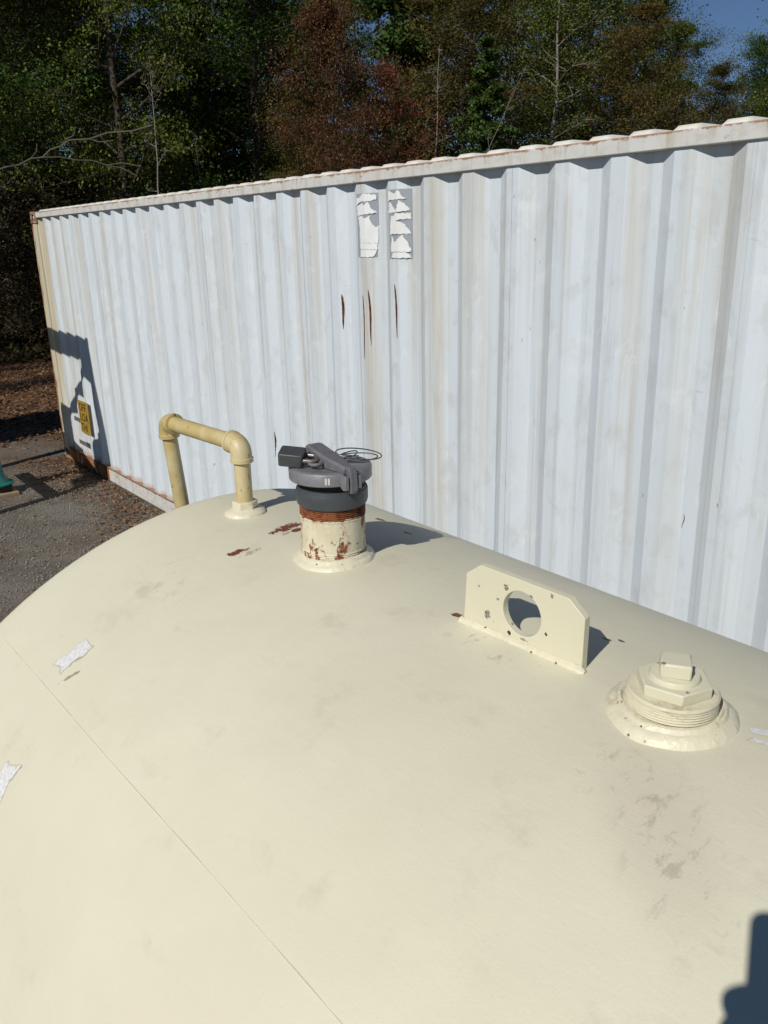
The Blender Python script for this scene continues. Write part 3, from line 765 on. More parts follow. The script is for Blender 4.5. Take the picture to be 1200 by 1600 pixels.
# wire loops at the right
for k_, (cx_, cy_, rx_, ry_, zz, tl) in enumerate(((.050, .014, .040, .018, .178, .15), (.046, .010, .036, .013, .1735, -.12), (.030, .024, .020, .010, .174, .5))):
    pts = []
    for a in np.linspace(0, 2*math.pi, 40):
        x_ = rx_*math.cos(a); y_ = ry_*math.sin(a)
        pts.append((cx_ + x_*math.cos(tl) - y_*math.sin(tl), cy_ + x_*math.sin(tl) + y_*math.cos(tl), zz + (.008 if k_ == 0 else .004)*math.cos(a - 2.4 + k_)))
    MB().tube(pts, .0011, 6, caps=False).build('wire_loop', MAT['wire'], cap)
MB().tube([(.02, .0, .168), (.026, .012, .1745), (.034, .02, .1735), (.05, .028, .171)], .0011, 6).build('wire_tail', MAT['wire'], cap)
for xx in (-.0085, -.0035):
    a0 = math.asin(xx / .0716); MB().box((xx - .0017, -.0716*math.cos(a0) - .0004, .149), (xx + .0017, -.0716*math.cos(a0) + .003, .160)).build('paint_mark', MAT['mark'], cap, smooth=0)

# ---- padlock
pad = empty('padlock', (0, 0, 0), 'small dark grey padlock hanging on the fill cap lever', 'padlock')
pad.matrix_world = cap.matrix_world @ Matrix.Translation((-.0605, -.010, .1835)) @ Matrix.Rotation(math.radians(-12), 4, 'Z') @ Matrix.Rotation(math.radians(5), 4, 'Y') @ Matrix.Rotation(math.radians(14), 4, 'X')
MB().prism([(-.024, -.014), (-.021, -.017), (.016, -.017), (.019, -.014), (.019, .014), (.016, .017), (-.021, .017), (-.024, .014)], 'z', -.0115, .0115).build('lock_body', MAT['lock'], pad, smooth=30, bevel=.0018)
sh = [(.017, -.0105, 0)] + [(.030 + .0105*math.cos(a)*1.0, .0105*math.sin(a), 0) for a in np.linspace(-math.pi/2, math.pi/2, 14)] + [(.017, .0105, 0)]
MB().tube(sh, .0042, 12).build('shackle', MAT['shackle'], pad)

# ---- threaded plug
PX, PY = 1.105, -.0166; PZ = crest(PY)
plug = uneven_ring(PX, PY, [(.0765, -.003), (.0735, .0035), (.070, .0068), (.0665, .0095), (.0625, .0105), (.0600, .0150), (.0570, .0158), (.0550, .0125), (.042, .0125)], 9, amp=.0026, n=90).build('plug_collar', MAT['weld'], tank)
plug['label'] = 'welded collar with big threaded hex plug'
MB().lathe([(.046, .010)] + threads(.0525, .0135, .029, .0033, .0020) + [(.0525, .0305), (.0505, .0330), (.04, .0332)], (PX, PY, PZ), 72).build('plug_thread', MAT['thread'], plug, smooth=18)
hx = [(PX + .0440*math.cos(math.radians(60*i + 14)), PY + .0440*math.sin(math.radians(60*i + 14))) for i in range(6)]
MB().prism(hx, 'z', PZ + .0328, PZ + .0470).build('hex_flange', MAT['lug'], plug, smooth=20, bevel=.0016)
MB().lathe([(.0290, .0466), (.0290, .0500), (.0272, .0525), (.015, .0532)], (PX, PY, PZ), 48).build('plug_boss', MAT['lug'], plug, smooth=40)
sq = [(PX + .0245*math.cos(math.radians(90*i + 45 + 33)), PY + .0245*math.sin(math.radians(90*i + 45 + 33))) for i in range(4)]
mm = MB(); mm.prism(sq, 'z', PZ + .052, PZ + .0705)
sq2 = mm.build('square_head', MAT['lug'], plug, smooth=20, bevel=.0025)

# ---- vent pipe
VX, VY = .1285, -.0095; VZ = crest(VY)
vent = uneven_ring(VX, VY, [(.0425, -.003), (.040, .004), (.036, .0072), (.031, .0085), (.0265, .0115), (.02, .0120)], 5, amp=.0016, n=60).build('vent_collar', MAT['weld'], tank)
hx = [(VX + .0262*math.cos(math.radians(60*i + 5)), VY + .0262*math.sin(math.radians(60*i + 5))) for i in range(6)]
MB().prism(hx, 'z', VZ + .010, VZ + .0255).build('hex_bushing', MAT['weld'], vent, smooth=20, bevel=.0015)
TPz = VZ + .142; E1 = Vector((VX, VY, TPz)); E2 = Vector((-.162, VY - .017, TPz + .001))
dirc = (E2 - E1).normalized(); PRr = .0168; BR = .024
leg_dir = Vector((.0, .085, -1)).normalized()
MB().tube([(VX, VY, VZ + .018), (VX, VY, TPz - BR)], PRr, 28).build('vent_riser', MAT['vent'], vent)
MB().tube([E1 + dirc*BR, E2 - dirc*BR], PRr, 28).build('vent_crossbar', MAT['vent'], vent)
MB().tube([E2 + leg_dir*BR, E2 + leg_dir*(TPz/abs(leg_dir.z) - .02)], PRr, 28).build('vent_downpipe', MAT['vent'], vent)
def elbow(c, d0, d1):
    c = Vector(c); d0 = Vector(d0); d1 = Vector(d1); r_ = .0212
    pts = []; rad = []
    a = c + d0*.036; pts += [a, a - d0*.001, a - d0*.009, a - d0*.010]; rad += [.0205, .0232, .0232, r_]
    for t in np.linspace(0, 1, 12):
        b0 = c + d0*.026; b1 = c + d1*.026
        p_ = b0.lerp(c, t).lerp(c.lerp(b1, t), t); pts.append(p_); rad.append(r_)
    a = c + d1*.036; pts += [a - d1*.010, a - d1*.009, a - d1*.001, a]; rad += [r_, .0232, .0232, .0205]
    MB().tube(pts, rad, 28).build('elbow', MAT['vent'], vent, smooth=35)
elbow(E1, (0, 0, -1), dirc); elbow(E2, -dirc, leg_dir)

# ================================================================== teal stand at the left edge and added tank that throws the shadow band
YS = -1.36; OX = -YS * S.x / -S.y; OZ = -YS * S.z / -S.y
st_ = empty('equipment_stand', (1.2, -1.2, 0), 'teal steel stand, flared foot cut by the left edge, unseen frame shaped for its wall shadow', 'stand')
def sp(pts): return [(x + OX - 1.2, z + OZ) for x, z in pts]
def sprism(pts, name, t=.06, mat='teal'):  # unseen stand pieces, outlined from the wall shadow they are to cast
    return MB().prism(sp(pts), 'y', YS - t + 1.2, YS + t + 1.2).build(name, MAT[mat], st_, smooth=0, bevel=.004)
sprism([(-.35, 1.30), (1.0, 1.285), (1.26, 1.30), (1.26, 1.42), (.6, 1.44), (-.35, 1.44)], 'top_beam')
sprism([(1.0, 1.283), (1.262, 1.298), (1.28, .97), (1.37, .16), (1.37, -OZ), (1.29, -OZ), (1.285, .51), (1.19, .98), (1.15, 1.06), (.995, 1.12)], 'post')
sprism([(-.35, 1.298), (-.24, 1.298), (-.24, -OZ), (-.35, -OZ)], 'post')
sprism([(-.238, .30), (.10, .26), (.33, .24), (.98, .02), (.98, -.10), (.20, .08), (-.238, .12)], 'lower_beam', .045)
sprism([(1.0, .36), (1.283, .49), (1.287, -.28), (1.0, -.22)], 'shadow_wedge', .05)
sprism([(.09, .62), (.30, .60), (.21, .44), (.31, .30), (.09, .28)], 'shadow_block', .05)
hs = [((1.02, 1.13), .05), ((.92, 1.04), .035), ((.86, .97), .075), ((.80, .92), .070), ((.725, .875), .03), ((.67, .83), .055), ((.58, .76), .085), ((.50, .69), .06), ((.42, .62), .03), ((.25, .52), .055)]
MB().tube([(x + OX - 1.2, YS + 1.2, z + OZ) for (x, z), _ in hs], [r_ for _, r_ in hs], 14).build('shadow_tube', MAT['black_iron'], st_)  # invented tube, bent and swollen to cast the S-shaped part of the shadow
fx, fy = 1.085 - 1.2, -1.02 + 1.2
MB().lathe([(.165, .105), (.165, .118), (.125, .125), (.085, .20), (.07, .34), (.065, .75), (.05, .76)], (fx, fy, 0), 32).build('flared_foot', MAT['teal'], st_, smooth=30)
MB().box((fx - .12, fy - .12, .035), (fx + .12, fy + .12, .106)).build('foot_block', MAT['black_iron'], st_, bevel=.006)
for i in range(3): MB().box((fx - .30 + i*.17, fy - .27, .0), (fx - .15 + i*.17, fy + .16, .034)).build('foot_board', MAT['wood'], st_, bevel=.003)
MB().box((fx - .05, YS + 1.2, .62), (fx + .05, fy, .70)).build('strut', MAT['teal'], st_, bevel=.004)
MB().box((.40 - .9, YS + 1.2 - .04, .62), (1.30 + OX - 1.2, YS + 1.2 + .04, .70)).build('cross_bar', MAT['teal'], st_, bevel=.004)
# upright tank added out of frame to the left to cast the dark ground band
ut = empty('shadow_tank', (-.80, -3.7, 0), 'upright grey steel tank added out of view on the left to cast a shadow band', 'tank')
MB().lathe([(.70, 0), (.72, .02), (.70, .05), (.70, 1.0), (.708, 1.01), (.708, 1.03), (.70, 1.04), (.70, 2.5), (.708, 2.51), (.708, 2.53), (.70, 2.54), (.70, 3.75), (.66, 3.84), (.45, 3.95), (.1, 4.0)], (0, 0, 0), 48).build('tank_wall', MAT['poly_tank'], ut, smooth=35)
MB().lathe([(.10, 3.98), (.10, 4.04), (.13, 4.05), (.13, 4.08), (.02, 4.09)], (0, 0, 0), 24).build('hatch', MAT['black_iron'], ut)

# ================================================================== the photographer: platform, person, phone
plat = empty('step_platform', (10.16, -3.18, 0), 'low wooden step platform behind the tank, under the photographer', 'platform')
for i in range(5): MB().box((-.35 + i*.142, -.28, .41), (-.35 + i*.142 + .132, .28, .45)).build('plank', MAT['wood'], plat, bevel=.003)
for sx_ in (-.30, .26):
    for sy_ in (-.26, .22): MB().box((sx_, sy_, 0), (sx_ + .05, sy_ + .05, .33)).build('leg', MAT['wood'], plat, bevel=.003)
for sy_ in (-.262, .218): MB().box((-.34, sy_, .33), (.35, sy_ + .054, .41)).build('rail', MAT['wood'], plat, bevel=.003)
BACK = -FWD
def camp(r_, d_, b_): return CAM + RIGHT*r_ + DOWN*d_ + BACK*b_
ph = empty('phone', camp(-.028, .07, .006), 'slim black phone held up above the tank, casting the corner shadow', 'phone')
PM = Matrix.Identity(4)
for i in range(3): PM[i][0] = RIGHT[i]; PM[i][1] = -DOWN[i]; PM[i][2] = BACK[i]; PM[i][3] = ph.location[i]
ph.matrix_world = PM
def rrect(w_, h_, r_, k=6):
    out = []
    for cx_, cy_, a0 in ((w_/2-r_, h_/2-r_, 0), (-w_/2+r_, h_/2-r_, 90), (-w_/2+r_, -h_/2+r_, 180), (w_/2-r_, -h_/2+r_, 270)):
        for i in range(k+1):
            a = math.radians(a0 + 90*i/k); out.append((cx_ + r_*math.cos(a), cy_ + r_*math.sin(a)))
    return out
MB().prism(rrect(.077, .160, .010), 'z', -.003, .0052).build('phone_body', MAT['black_iron'], ph, smooth=30, bevel=.001)
MB().prism(rrect(.071, .152, .008), 'z', .0053, .0058).build('screen', m_plain('screen_glass', (.02, .02, .022), .1, .5), ph, smooth=0)

def skinned(name, verts, edges, rads, mat, parent=None, sub=2, root=0):
    me = bpy.data.meshes.new(name); me.from_pydata([tuple(v) for v in verts], edges, []); me.materials.append(mat)
    o = bpy.data.objects.new(name, me); col.objects.link(o)
    sk = o.modifiers.new('skin', 'SKIN'); sk.use_smooth_shade = True
    for i, r_ in enumerate(rads):
        rr = r_ if hasattr(r_, '__len__') else (r_, r_)
        me.skin_vertices[0].data[i].radius = rr
    me.skin_vertices[0].data[root].use_root = True
    sb = o.modifiers.new('sub', 'SUBSURF'); sb.levels = sub; sb.render_levels = sub
    if parent: o.parent = parent
    return o
pc = Vector((10.16, -3.18, .45)); fdir = Vector((-.79, .61, 0)).normalized(); ldir = Vector((-fdir.y, fdir.x, 0))
def pp(f_, l_, z_): return pc + fdir*f_ + ldir*l_ + Vector((0, 0, z_))
hand = camp(-.062, .105, .022)
wrist = hand + DOWN*.085 + BACK*.03
lsh = pp(.0, .19, 1.43); el = lsh.lerp(wrist, .5) + Vector((0, 0, -.12)) + ldir*.05
V = [pp(0,0,.95), pp(0,0,1.12), pp(-.01,0,1.32), pp(-.01,0,1.46), pp(.005,0,1.54),           # pelvis..neck 0-4
     lsh, el, wrist, pp(-.01,-.19,1.43), pp(-.03,-.25,1.14), pp(.05,-.25,.90),               # 5-10
     pp(0,.10,.90), pp(.02,.11,.50), pp(-.02,.12,.09), pp(.15,.13,.035),                      # 11-14
     pp(0,-.10,.90), pp(.01,-.11,.50), pp(-.03,-.12,.09), pp(.14,-.13,.035)]
E_ = [(0,1),(1,2),(2,3),(3,4),(3,5),(5,6),(6,7),(3,8),(8,9),(9,10),(0,11),(11,12),(12,13),(13,14),(0,15),(15,16),(16,17),(17,18)]
Rd = [(.15,.11),(.14,.105),(.17,.115),(.12,.09),.055,.065,.048,.033,.065,.048,.033,.085,.06,.045,.035,.085,.06,.045,.035]
person = skinned('person', V, E_, Rd, m_plain('work_clothes', (.05, .065, .095), .85, .2, 0, .2, 12), None)
tag(person, 'photographer in dark work clothes reaching over the tank, behind the camera', 'person')
SK = m_plain('skin', (.45, .27, .19), .55, .4)
hc = pp(.04, 0, 1.66)
def headmesh():
    m_ = MB(); vs = []; fs = []; na, nb = 18, 24
    for j in range(na + 1):
        v_ = math.pi * j / na
        for i in range(nb):
            a = 2*math.pi*i/nb; z_ = .115*math.cos(v_); rr = math.sin(v_)
            f_ = math.cos(a)*rr*.095; l_ = math.sin(a)*rr*.075
            if z_ < -.02: f_ *= 1 - .12*(-z_/.115); l_ *= 1 - .25*(-z_/.115)
            if f_ > .07 and abs(l_) < .02 and -.035 < z_ < .02: f_ += .022*(1 - abs(l_)/.02)*(.02 - z_)/.055
            if f_ > .06 and .012 < abs(l_) < .042 and .0 < z_ < .025: f_ -= .006
            vs.append(hc + fdir*f_ + ldir*l_ + Vector((0, 0, z_)))
    for j in range(na):
        for i in range(nb): fs.append((j*nb+i, j*nb+(i+1) % nb, (j+1)*nb+(i+1) % nb, (j+1)*nb+i))
    return m_.add(vs, fs)
headmesh().build('head', SK, person, smooth=180)
hm = headmesh(); keep = []
hair = MB(); vs = [hc + (Vector(v_) - hc)*1.07 for v_ in hm.v]
hair.add(vs, [f_ for f_ in hm.f if all((Vector(vs[i]) - hc).dot(fdir) < .055 + .6*((Vector(vs[i]) - hc).z - .05) and (Vector(vs[i]) - hc).z > -.05 for i in f_)])
hair.build('hair', m_plain('hair_dark', (.03, .02, .014), .7, .3), person, smooth=180)
for s_ in (-1, 1):
    MB().lathe([(.0, -.004), (.016, -.003), (.018, .002), (.012, .006), (.0, .004)], (0, 0, 0), 14, close=False, sy=1.7).build('ear', SK, person).matrix_world = Matrix.Translation(hc + ldir*s_*.074) @ fdir.to_track_quat('X', 'Z').to_matrix().to_4x4() @ Matrix.Rotation(math.pi/2, 4, 'X')
    MB().lathe([(.0, -.006), (.006, -.004), (.008, 0), (.006, .004), (.0, .006)], tuple(hc + fdir*.084 + ldir*s_*.030 + Vector((0, 0, .012))), 12, close=False).build('eye', MAT['ink'], person)
MB().tube([hc + fdir*.088 + ldir*.02 + Vector((0,0,-.055)), hc + fdir*.094 + Vector((0,0,-.056)), hc + fdir*.088 - ldir*.02 + Vector((0,0,-.055))], .004, 8).build('mouth', m_plain('lips', (.35, .14, .11), .5, .4), person)
# left hand gripping the phone from its left edge: palm behind the edge, four fingers to the back, thumb over the screen
pv_ = [wrist, hand + DOWN*.045 + BACK*.012, hand + BACK*.006]
skinned('hand', pv_ + [hand - DOWN*.03], [(0,1),(1,2),(2,3)], [(.028,.022),(.034,.018),(.034,.016),(.020,.013)], SK, person, 2)
for i in range(4):
    b0 = camp(-.076, .070 + .021*i, .012); L_ = (.95, 1.05, 1.0, .85)[i]
    f_ = [b0, camp(-.0735, .066 + .021*i, -.006), camp(-.0735 + .018*L_, .064 + .021*i, -.0105), camp(-.0735 + .034*L_, .066 + .021*i, -.0095)]
    skinned('finger', f_, [(0,1),(1,2),(2,3)], [.0095, .0088, .008, .007], SK, person, 2)
skinned('thumb', [hand + DOWN*.03 + BACK*.01, camp(-.068, .085, .022), camp(-.048, .070, .017), camp(-.030, .062, .0145)], [(0,1),(1,2),(2,3)], [.012, .0105, .0095, .008], SK, person, 2)
rh_ = pp(.05, -.25, .90)
skinned('hand', [rh_, rh_ + Vector((0,0,-.05)) + fdir*.01, rh_ + Vector((0,0,-.09)) + fdir*.02], [(0,1),(1,2)], [(.026,.02),(.036,.018),(.034,.015)], SK, person, 2)
for i in range(4):
    b0 = rh_ + Vector((0,0,-.085)) + fdir*(.045 - .02*i)
    skinned('finger', [b0, b0 + Vector((0,0,-.035)) + ldir*.006, b0 + Vector((0,0,-.058 - .006*(i in (1, 2)))) + ldir*.02, b0 + Vector((0,0,-.070)) + ldir*.036], [(0,1),(1,2),(2,3)], [.0095,.0088,.008,.007], SK, person, 2)
skinned('thumb', [rh_ + Vector((0,0,-.03)) + fdir*.025, rh_ + Vector((0,0,-.055)) + fdir*.055, rh_ + Vector((0,0,-.085)) + fdir*.062 + ldir*.01], [(0,1),(1,2)], [.012,.010,.008], SK, person, 2)
for s_ in (-1, 1):
    q_ = pp(.05, .125*s_, 0)
    m_ = MB(); o_ = [(-.10, -.04), (-.05, -.045), (.10, -.05), (.16, -.03), (.16, .03), (.10, .05), (-.05, .045), (-.10, .04)]
    m_.prism(o_, 'z', 0, .03); m_.prism([(a*.95, b*.92) for a, b in o_[:3]] + [(.14, 0)] + [(a*.95, b*.92) for a, b in o_[5:]], 'z', .03, .085)
    b_ = m_.build('boot', m_plain('boot_leather', (.09, .05, .025), .6, .3), person, bevel=.01)
    b_.matrix_world = Matrix.Translation(q_) @ Matrix.Rotation(math.atan2(fdir.y, fdir.x), 4, 'Z')

# ================================================================== ground stuff: fallen leaves and gravel
def rand_leaves(cent, size, tilt, rng):
    n_ = len(cent)
    az = rng.uniform(0, 2*np.pi, n_); tl = rng.normal(0, tilt, n_); rl = rng.normal(0, tilt, n_)
    a = np.stack([np.cos(az), np.sin(az), np.sin(tl)], 1); b = np.stack([-np.sin(az), np.cos(az), np.sin(rl)], 1)
    L = (size * rng.uniform(.6, 1.3, n_))[:, None]; Wd = L * rng.uniform(.4, .75, n_)[:, None]
    k = rng.uniform(-.25, .35, n_)[:, None] * L * np.array([0, 0, 1.])
    v = np.stack([cent - a*L, cent - b*Wd + k, cent + a*L, cent + b*Wd + k], 1).reshape(-1, 3)
    f = np.arange(4*n_).reshape(-1, 4)
    return v, f
rng = np.random.default_rng(3)
pts = []
def scatter(n_, x0, x1, y0, y1, dens):
    x = rng.uniform(x0, x1, n_); y = rng.uniform(y0, y1, n_); k = rng.uniform(0, 1, n_) < dens(x, y)
    return np.stack([x[k], y[k], np.zeros(k.sum())], 1)
patch = lambda x, y: .5 + .5*np.sin(x*3.1 + 1.3*np.sin(y*2.7)) * np.cos(y*3.7 + x*.8)
A1 = scatter(42000, -16, 0, -2.5, 5, lambda x, y: np.clip(.25 + .75*np.clip(-x/2.5, 0, 1), 0, 1))
A2 = scatter(44000, 0, 6.5, -1.9, -.02, lambda x, y: np.clip(1.1 + y*1.5, .03, 1) * (.22 + .75*patch(x, y)) * np.clip(1.2 - x*.10, .2, 1))
A3 = scatter(2500, -2, 7, -6, 0, lambda x, y: .12 + 0*x)
lf = np.concatenate([A1, A2, A3]); lf[:, 2] = .012 + rng.uniform(0, .018, len(lf))
sz = np.where(lf[:, 0] < -1, .032, .016)
v, f = rand_leaves(lf, sz, .35, rng); v[:, 2] = np.maximum(v[:, 2], .004)
lo = npmesh('fallen_leaves', v, f, MAT['leaf_litter']); tag(lo, 'brown fallen leaves scattered over gravel along the container', 'leaves', kind='stuff')
GP = scatter(30000, .2, 8.4, -4.2, -.0, lambda x, y: .35 + .65*patch(x*.7, y*.7))
n_ = len(GP); r_ = rng.uniform(.004, .013, n_)
oc = np.array([(1,0,0),(0,1,0),(-1,0,0),(0,-1,0),(0,0,.8),(0,0,-.8)], float); of = np.array([(0,1,4),(1,2,4),(2,3,4),(3,0,4),(1,0,5),(2,1,5),(3,2,5),(0,3,5)])
an = rng.uniform(0, 6.28, n_); ca, sa = np.cos(an), np.sin(an)
v = oc[None] * r_[:, None, None] * rng.uniform(.65, 1.3, (n_, 6, 1))
v = np.stack([v[..., 0]*ca[:, None] - v[..., 1]*sa[:, None], v[..., 0]*sa[:, None] + v[..., 1]*ca[:, None], v[..., 2]], -1) + GP[:, None] + np.array([0, 0, .004])
f = (of[None] + 6*np.arange(n_)[:, None, None]).reshape(-1, 3)
go = npmesh('gravel', v.reshape(-1, 3), f, MAT['stone']); tag(go, 'loose grey gravel between the tank and the container', 'gravel', kind='stuff')

# ================================================================== the wood
def tube_np(paths, ns=6):
    V_ = []; F_ = []; base = 0
    for P_, Rr in paths:
        P_ = np.asarray(P_); m_ = len(P_); T = np.gradient(P_, axis=0); T /= np.linalg.norm(T, axis=1)[:, None] + 1e-9
        ref = np.array([0, 0, 1.]) if abs(T[0, 2]) < .8 else np.array([1., 0, 0])
        U = np.cross(T, ref); U /= np.linalg.norm(U, axis=1)[:, None] + 1e-9; W2 = np.cross(T, U)
        a = np.arange(ns) * 2*np.pi/ns
        ring = P_[:, None] + (U[:, None]*np.cos(a)[None, :, None] + W2[:, None]*np.sin(a)[None, :, None]) * np.asarray(Rr)[:, None, None]
        V_.append(ring.reshape(-1, 3))
        i = np.arange(ns); j = np.arange(m_-1)
        A_2 = base + j[:, None]*ns + i[None]; B_2 = base + j[:, None]*ns + (i[None]+1) % ns
        F_.append(np.stack([A_2, B_2, B_2+ns, A_2+ns], -1).reshape(-1, 4)); base += m_*ns
    return np.concatenate(V_), np.concatenate(F_)

def gen_tree(h, crown_r, c0, kind, seed, nlimb=34, leaves=9000, lsize=.13, droop=0., trunk_r=None, sparse=1.):
    rg = np.random.default_rng(seed)
    tr = trunk_r or h*.011
    zs = np.linspace(0, h*.97, 14); bx = np.cumsum(rg.normal(0, h*.006, 14)); by = np.cumsum(rg.normal(0, h*.006, 14)); bx -= bx[0]; by -= by[0]
    tp = np.stack([bx, by, zs], 1); paths = [(tp, tr*(1 - .93*zs/zs[-1]) + .008)]
    cl = []; cs = []
    for i in range(nlimb):
        fz = c0 + (1 - c0) * ((i + rg.uniform(0, 1)) / nlimb)
        z = fz*h*.96; q = np.array([np.interp(z, zs, bx), np.interp(z, zs, by), z])
        u = (fz - c0) / (1 - c0)
        if kind == 'pine': prf_ = (1 - u)**.75 + .12
        elif kind == 'cone': prf_ = (1 - u) + .06
        else: prf_ = math.sin(math.pi * min(1, (.22 + u*.80)))**.7 + .06
        L = crown_r * prf_ * rg.uniform(.7, 1.2)
        az = i*2.39996 + rg.normal(0, .3)
        el = {'pine': .1, 'cone': .15}.get(kind, .35 + .5*u) + rg.normal(0, .15)
        d = np.array([math.cos(az)*math.cos(el), math.sin(az)*math.cos(el), math.sin(el)])
        m_ = 6; pts_ = [q]; 
        for k in range(m_-1):
            d = d + rg.normal(0, .16, 3) + np.array([0, 0, -droop*.1]); d /= np.linalg.norm(d); pts_.append(pts_[-1] + d*L/(m_-1))
        pts_ = np.array(pts_); lr = max(.012, tr*.34*(1-u*.7))
        paths.append((pts_, np.linspace(lr, .006, m_)))
        for k in range(2, m_):
            for s_ in range(3 if kind != 'bare' else 2):
                dd = rg.normal(0, 1, 3); dd[2] = abs(dd[2])*.5 - droop*.5; dd /= np.linalg.norm(dd)
                tl_ = L*rg.uniform(.14, .34) + .15
                e = pts_[k] + dd*tl_
                paths.append((np.array([pts_[k], pts_[k] + dd*tl_*.5 + rg.normal(0, .04, 3), e]), np.array([.010, .007, .004])))
                cl.append(e); cs.append(tl_); cl.append(pts_[k] + dd*tl_*.55); cs.append(tl_*.7)
    cl = np.array(cl); cs = np.array(cs)
    keep = rg.uniform(0, 1, len(cl)) < .62*sparse; cl = cl[keep]; cs = cs[keep]
    wv, wf = tube_np(paths, 6)
    n_ = int(leaves*sparse)
    idx = rg.integers(0, len(cl), n_)
    sg_ = np.clip(cs[idx], .2, .75)[:, None]
    cen = cl[idx] + rg.normal(0, 1, (n_, 3)) * sg_ * np.array([.40, .40, .26])
    nrm = rg.normal(0, 1, (n_, 3)); nrm[:, 2] = np.abs(nrm[:, 2]) + .25; nrm /= np.linalg.norm(nrm, axis=1)[:, None]
    ref = rg.normal(0, 1, (n_, 3)); a = np.cross(nrm, ref); a /= np.linalg.norm(a, axis=1)[:, None]; b = np.cross(nrm, a)
    L = (lsize*rg.uniform(.55, 1.35, n_))[:, None]*.5; Wd = L*(.16 if kind == 'pine' else .62)
    if kind == 'pine': L = L*1.9
    cu = nrm * L * rg.uniform(-.3, .3, n_)[:, None]
    lv = np.stack([cen - a*L, cen - b*Wd + cu, cen + a*L, cen + b*Wd + cu], 1).reshape(-1, 3)
    return (wv, wf), (lv, np.arange(4*n_).reshape(-1, 4))

PROTO = {}
def proto(name, bark, leaf, **kw):
    (wv, wf), (lv, lf_) = gen_tree(**kw)
    tm = npmesh('trunk', wv, wf, MAT[bark], smooth=True); cm = npmesh('crown', lv, lf_, MAT[leaf])
    PROTO[name] = (tm.data, cm.data, kw['h'])
    bpy.data.objects.remove(tm); bpy.data.objects.remove(cm)
proto('oak_a', 'bark', 'leaf_olive', h=14, crown_r=3.6, c0=.22, kind='oak', seed=1, nlimb=42, leaves=46000, lsize=.088)
proto('oak_b', 'bark', 'leaf_green', h=13, crown_r=3.3, c0=.18, kind='oak', seed=2, nlimb=40, leaves=46000, lsize=.085)
proto('bronze', 'bark', 'leaf_bronze', h=12, crown_r=3.0, c0=.25, kind='oak', seed=3, nlimb=36, leaves=34000, lsize=.085)
proto('russet', 'bark', 'leaf_russet', h=9, crown_r=2.9, c0=.10, kind='oak', seed=4, nlimb=46, leaves=36000, lsize=.08)
proto('russet_b', 'bark', 'leaf_russet', h=8, crown_r=2.2, c0=.15, kind='oak', seed=14, nlimb=34, leaves=18000, lsize=.078)
proto('pine_a', 'bark_dark', 'leaf_pine', h=17, crown_r=3.0, c0=.35, kind='pine', seed=5, nlimb=46, leaves=30000, lsize=.19, droop=.4)
proto('pine_b', 'bark_dark', 'leaf_pine', h=15, crown_r=2.7, c0=.12, kind='cone', seed=6, nlimb=54, leaves=30000, lsize=.19, droop=.5)
proto('thin', 'bark_pale', 'leaf_olive', h=12, crown_r=1.9, c0=.30, kind='oak', seed=7, nlimb=26, leaves=10000, lsize=.085, sparse=.8, trunk_r=.085)
proto('bare', 'bark_pale', 'leaf_bronze', h=10, crown_r=.9, c0=.45, kind='bare', seed=8, nlimb=9, leaves=120, lsize=.10, sparse=.5, trunk_r=.07)
proto('bush', 'bark_dark', 'leaf_brush', h=3.2, crown_r=1.7, c0=.05, kind='oak', seed=9, nlimb=26, leaves=8000, lsize=.08, trunk_r=.03)
def tree(kind, x, y, hh, rz, label, name='tree', cat='tree', group='trees of the wood behind the container', wide=1., tilt=(0, 0)):
    tm, cm, h0 = PROTO[kind]; s_ = hh / h0
    r = empty(name, (x, y, 0), label, cat, group); r.rotation_euler = (tilt[0], tilt[1], rz); r.scale = (s_*wide, s_*wide, s_)
    for nm, me in (('trunk', tm), ('crown', cm)):
        c = bpy.data.objects.new(nm, me); col.objects.link(c); c.parent = r
    return r
def at(px, dist):
    """ground position under picture column px (at the container's roof line) at a horizontal distance from the camera"""
    d = FWD + RIGHT*((px - 600)/FPX) + DOWN*((200 - 800)/FPX)
    h_ = Vector((d.x, d.y)).normalized(); return CAM.x + h_.x*dist, CAM.y + h_.y*dist
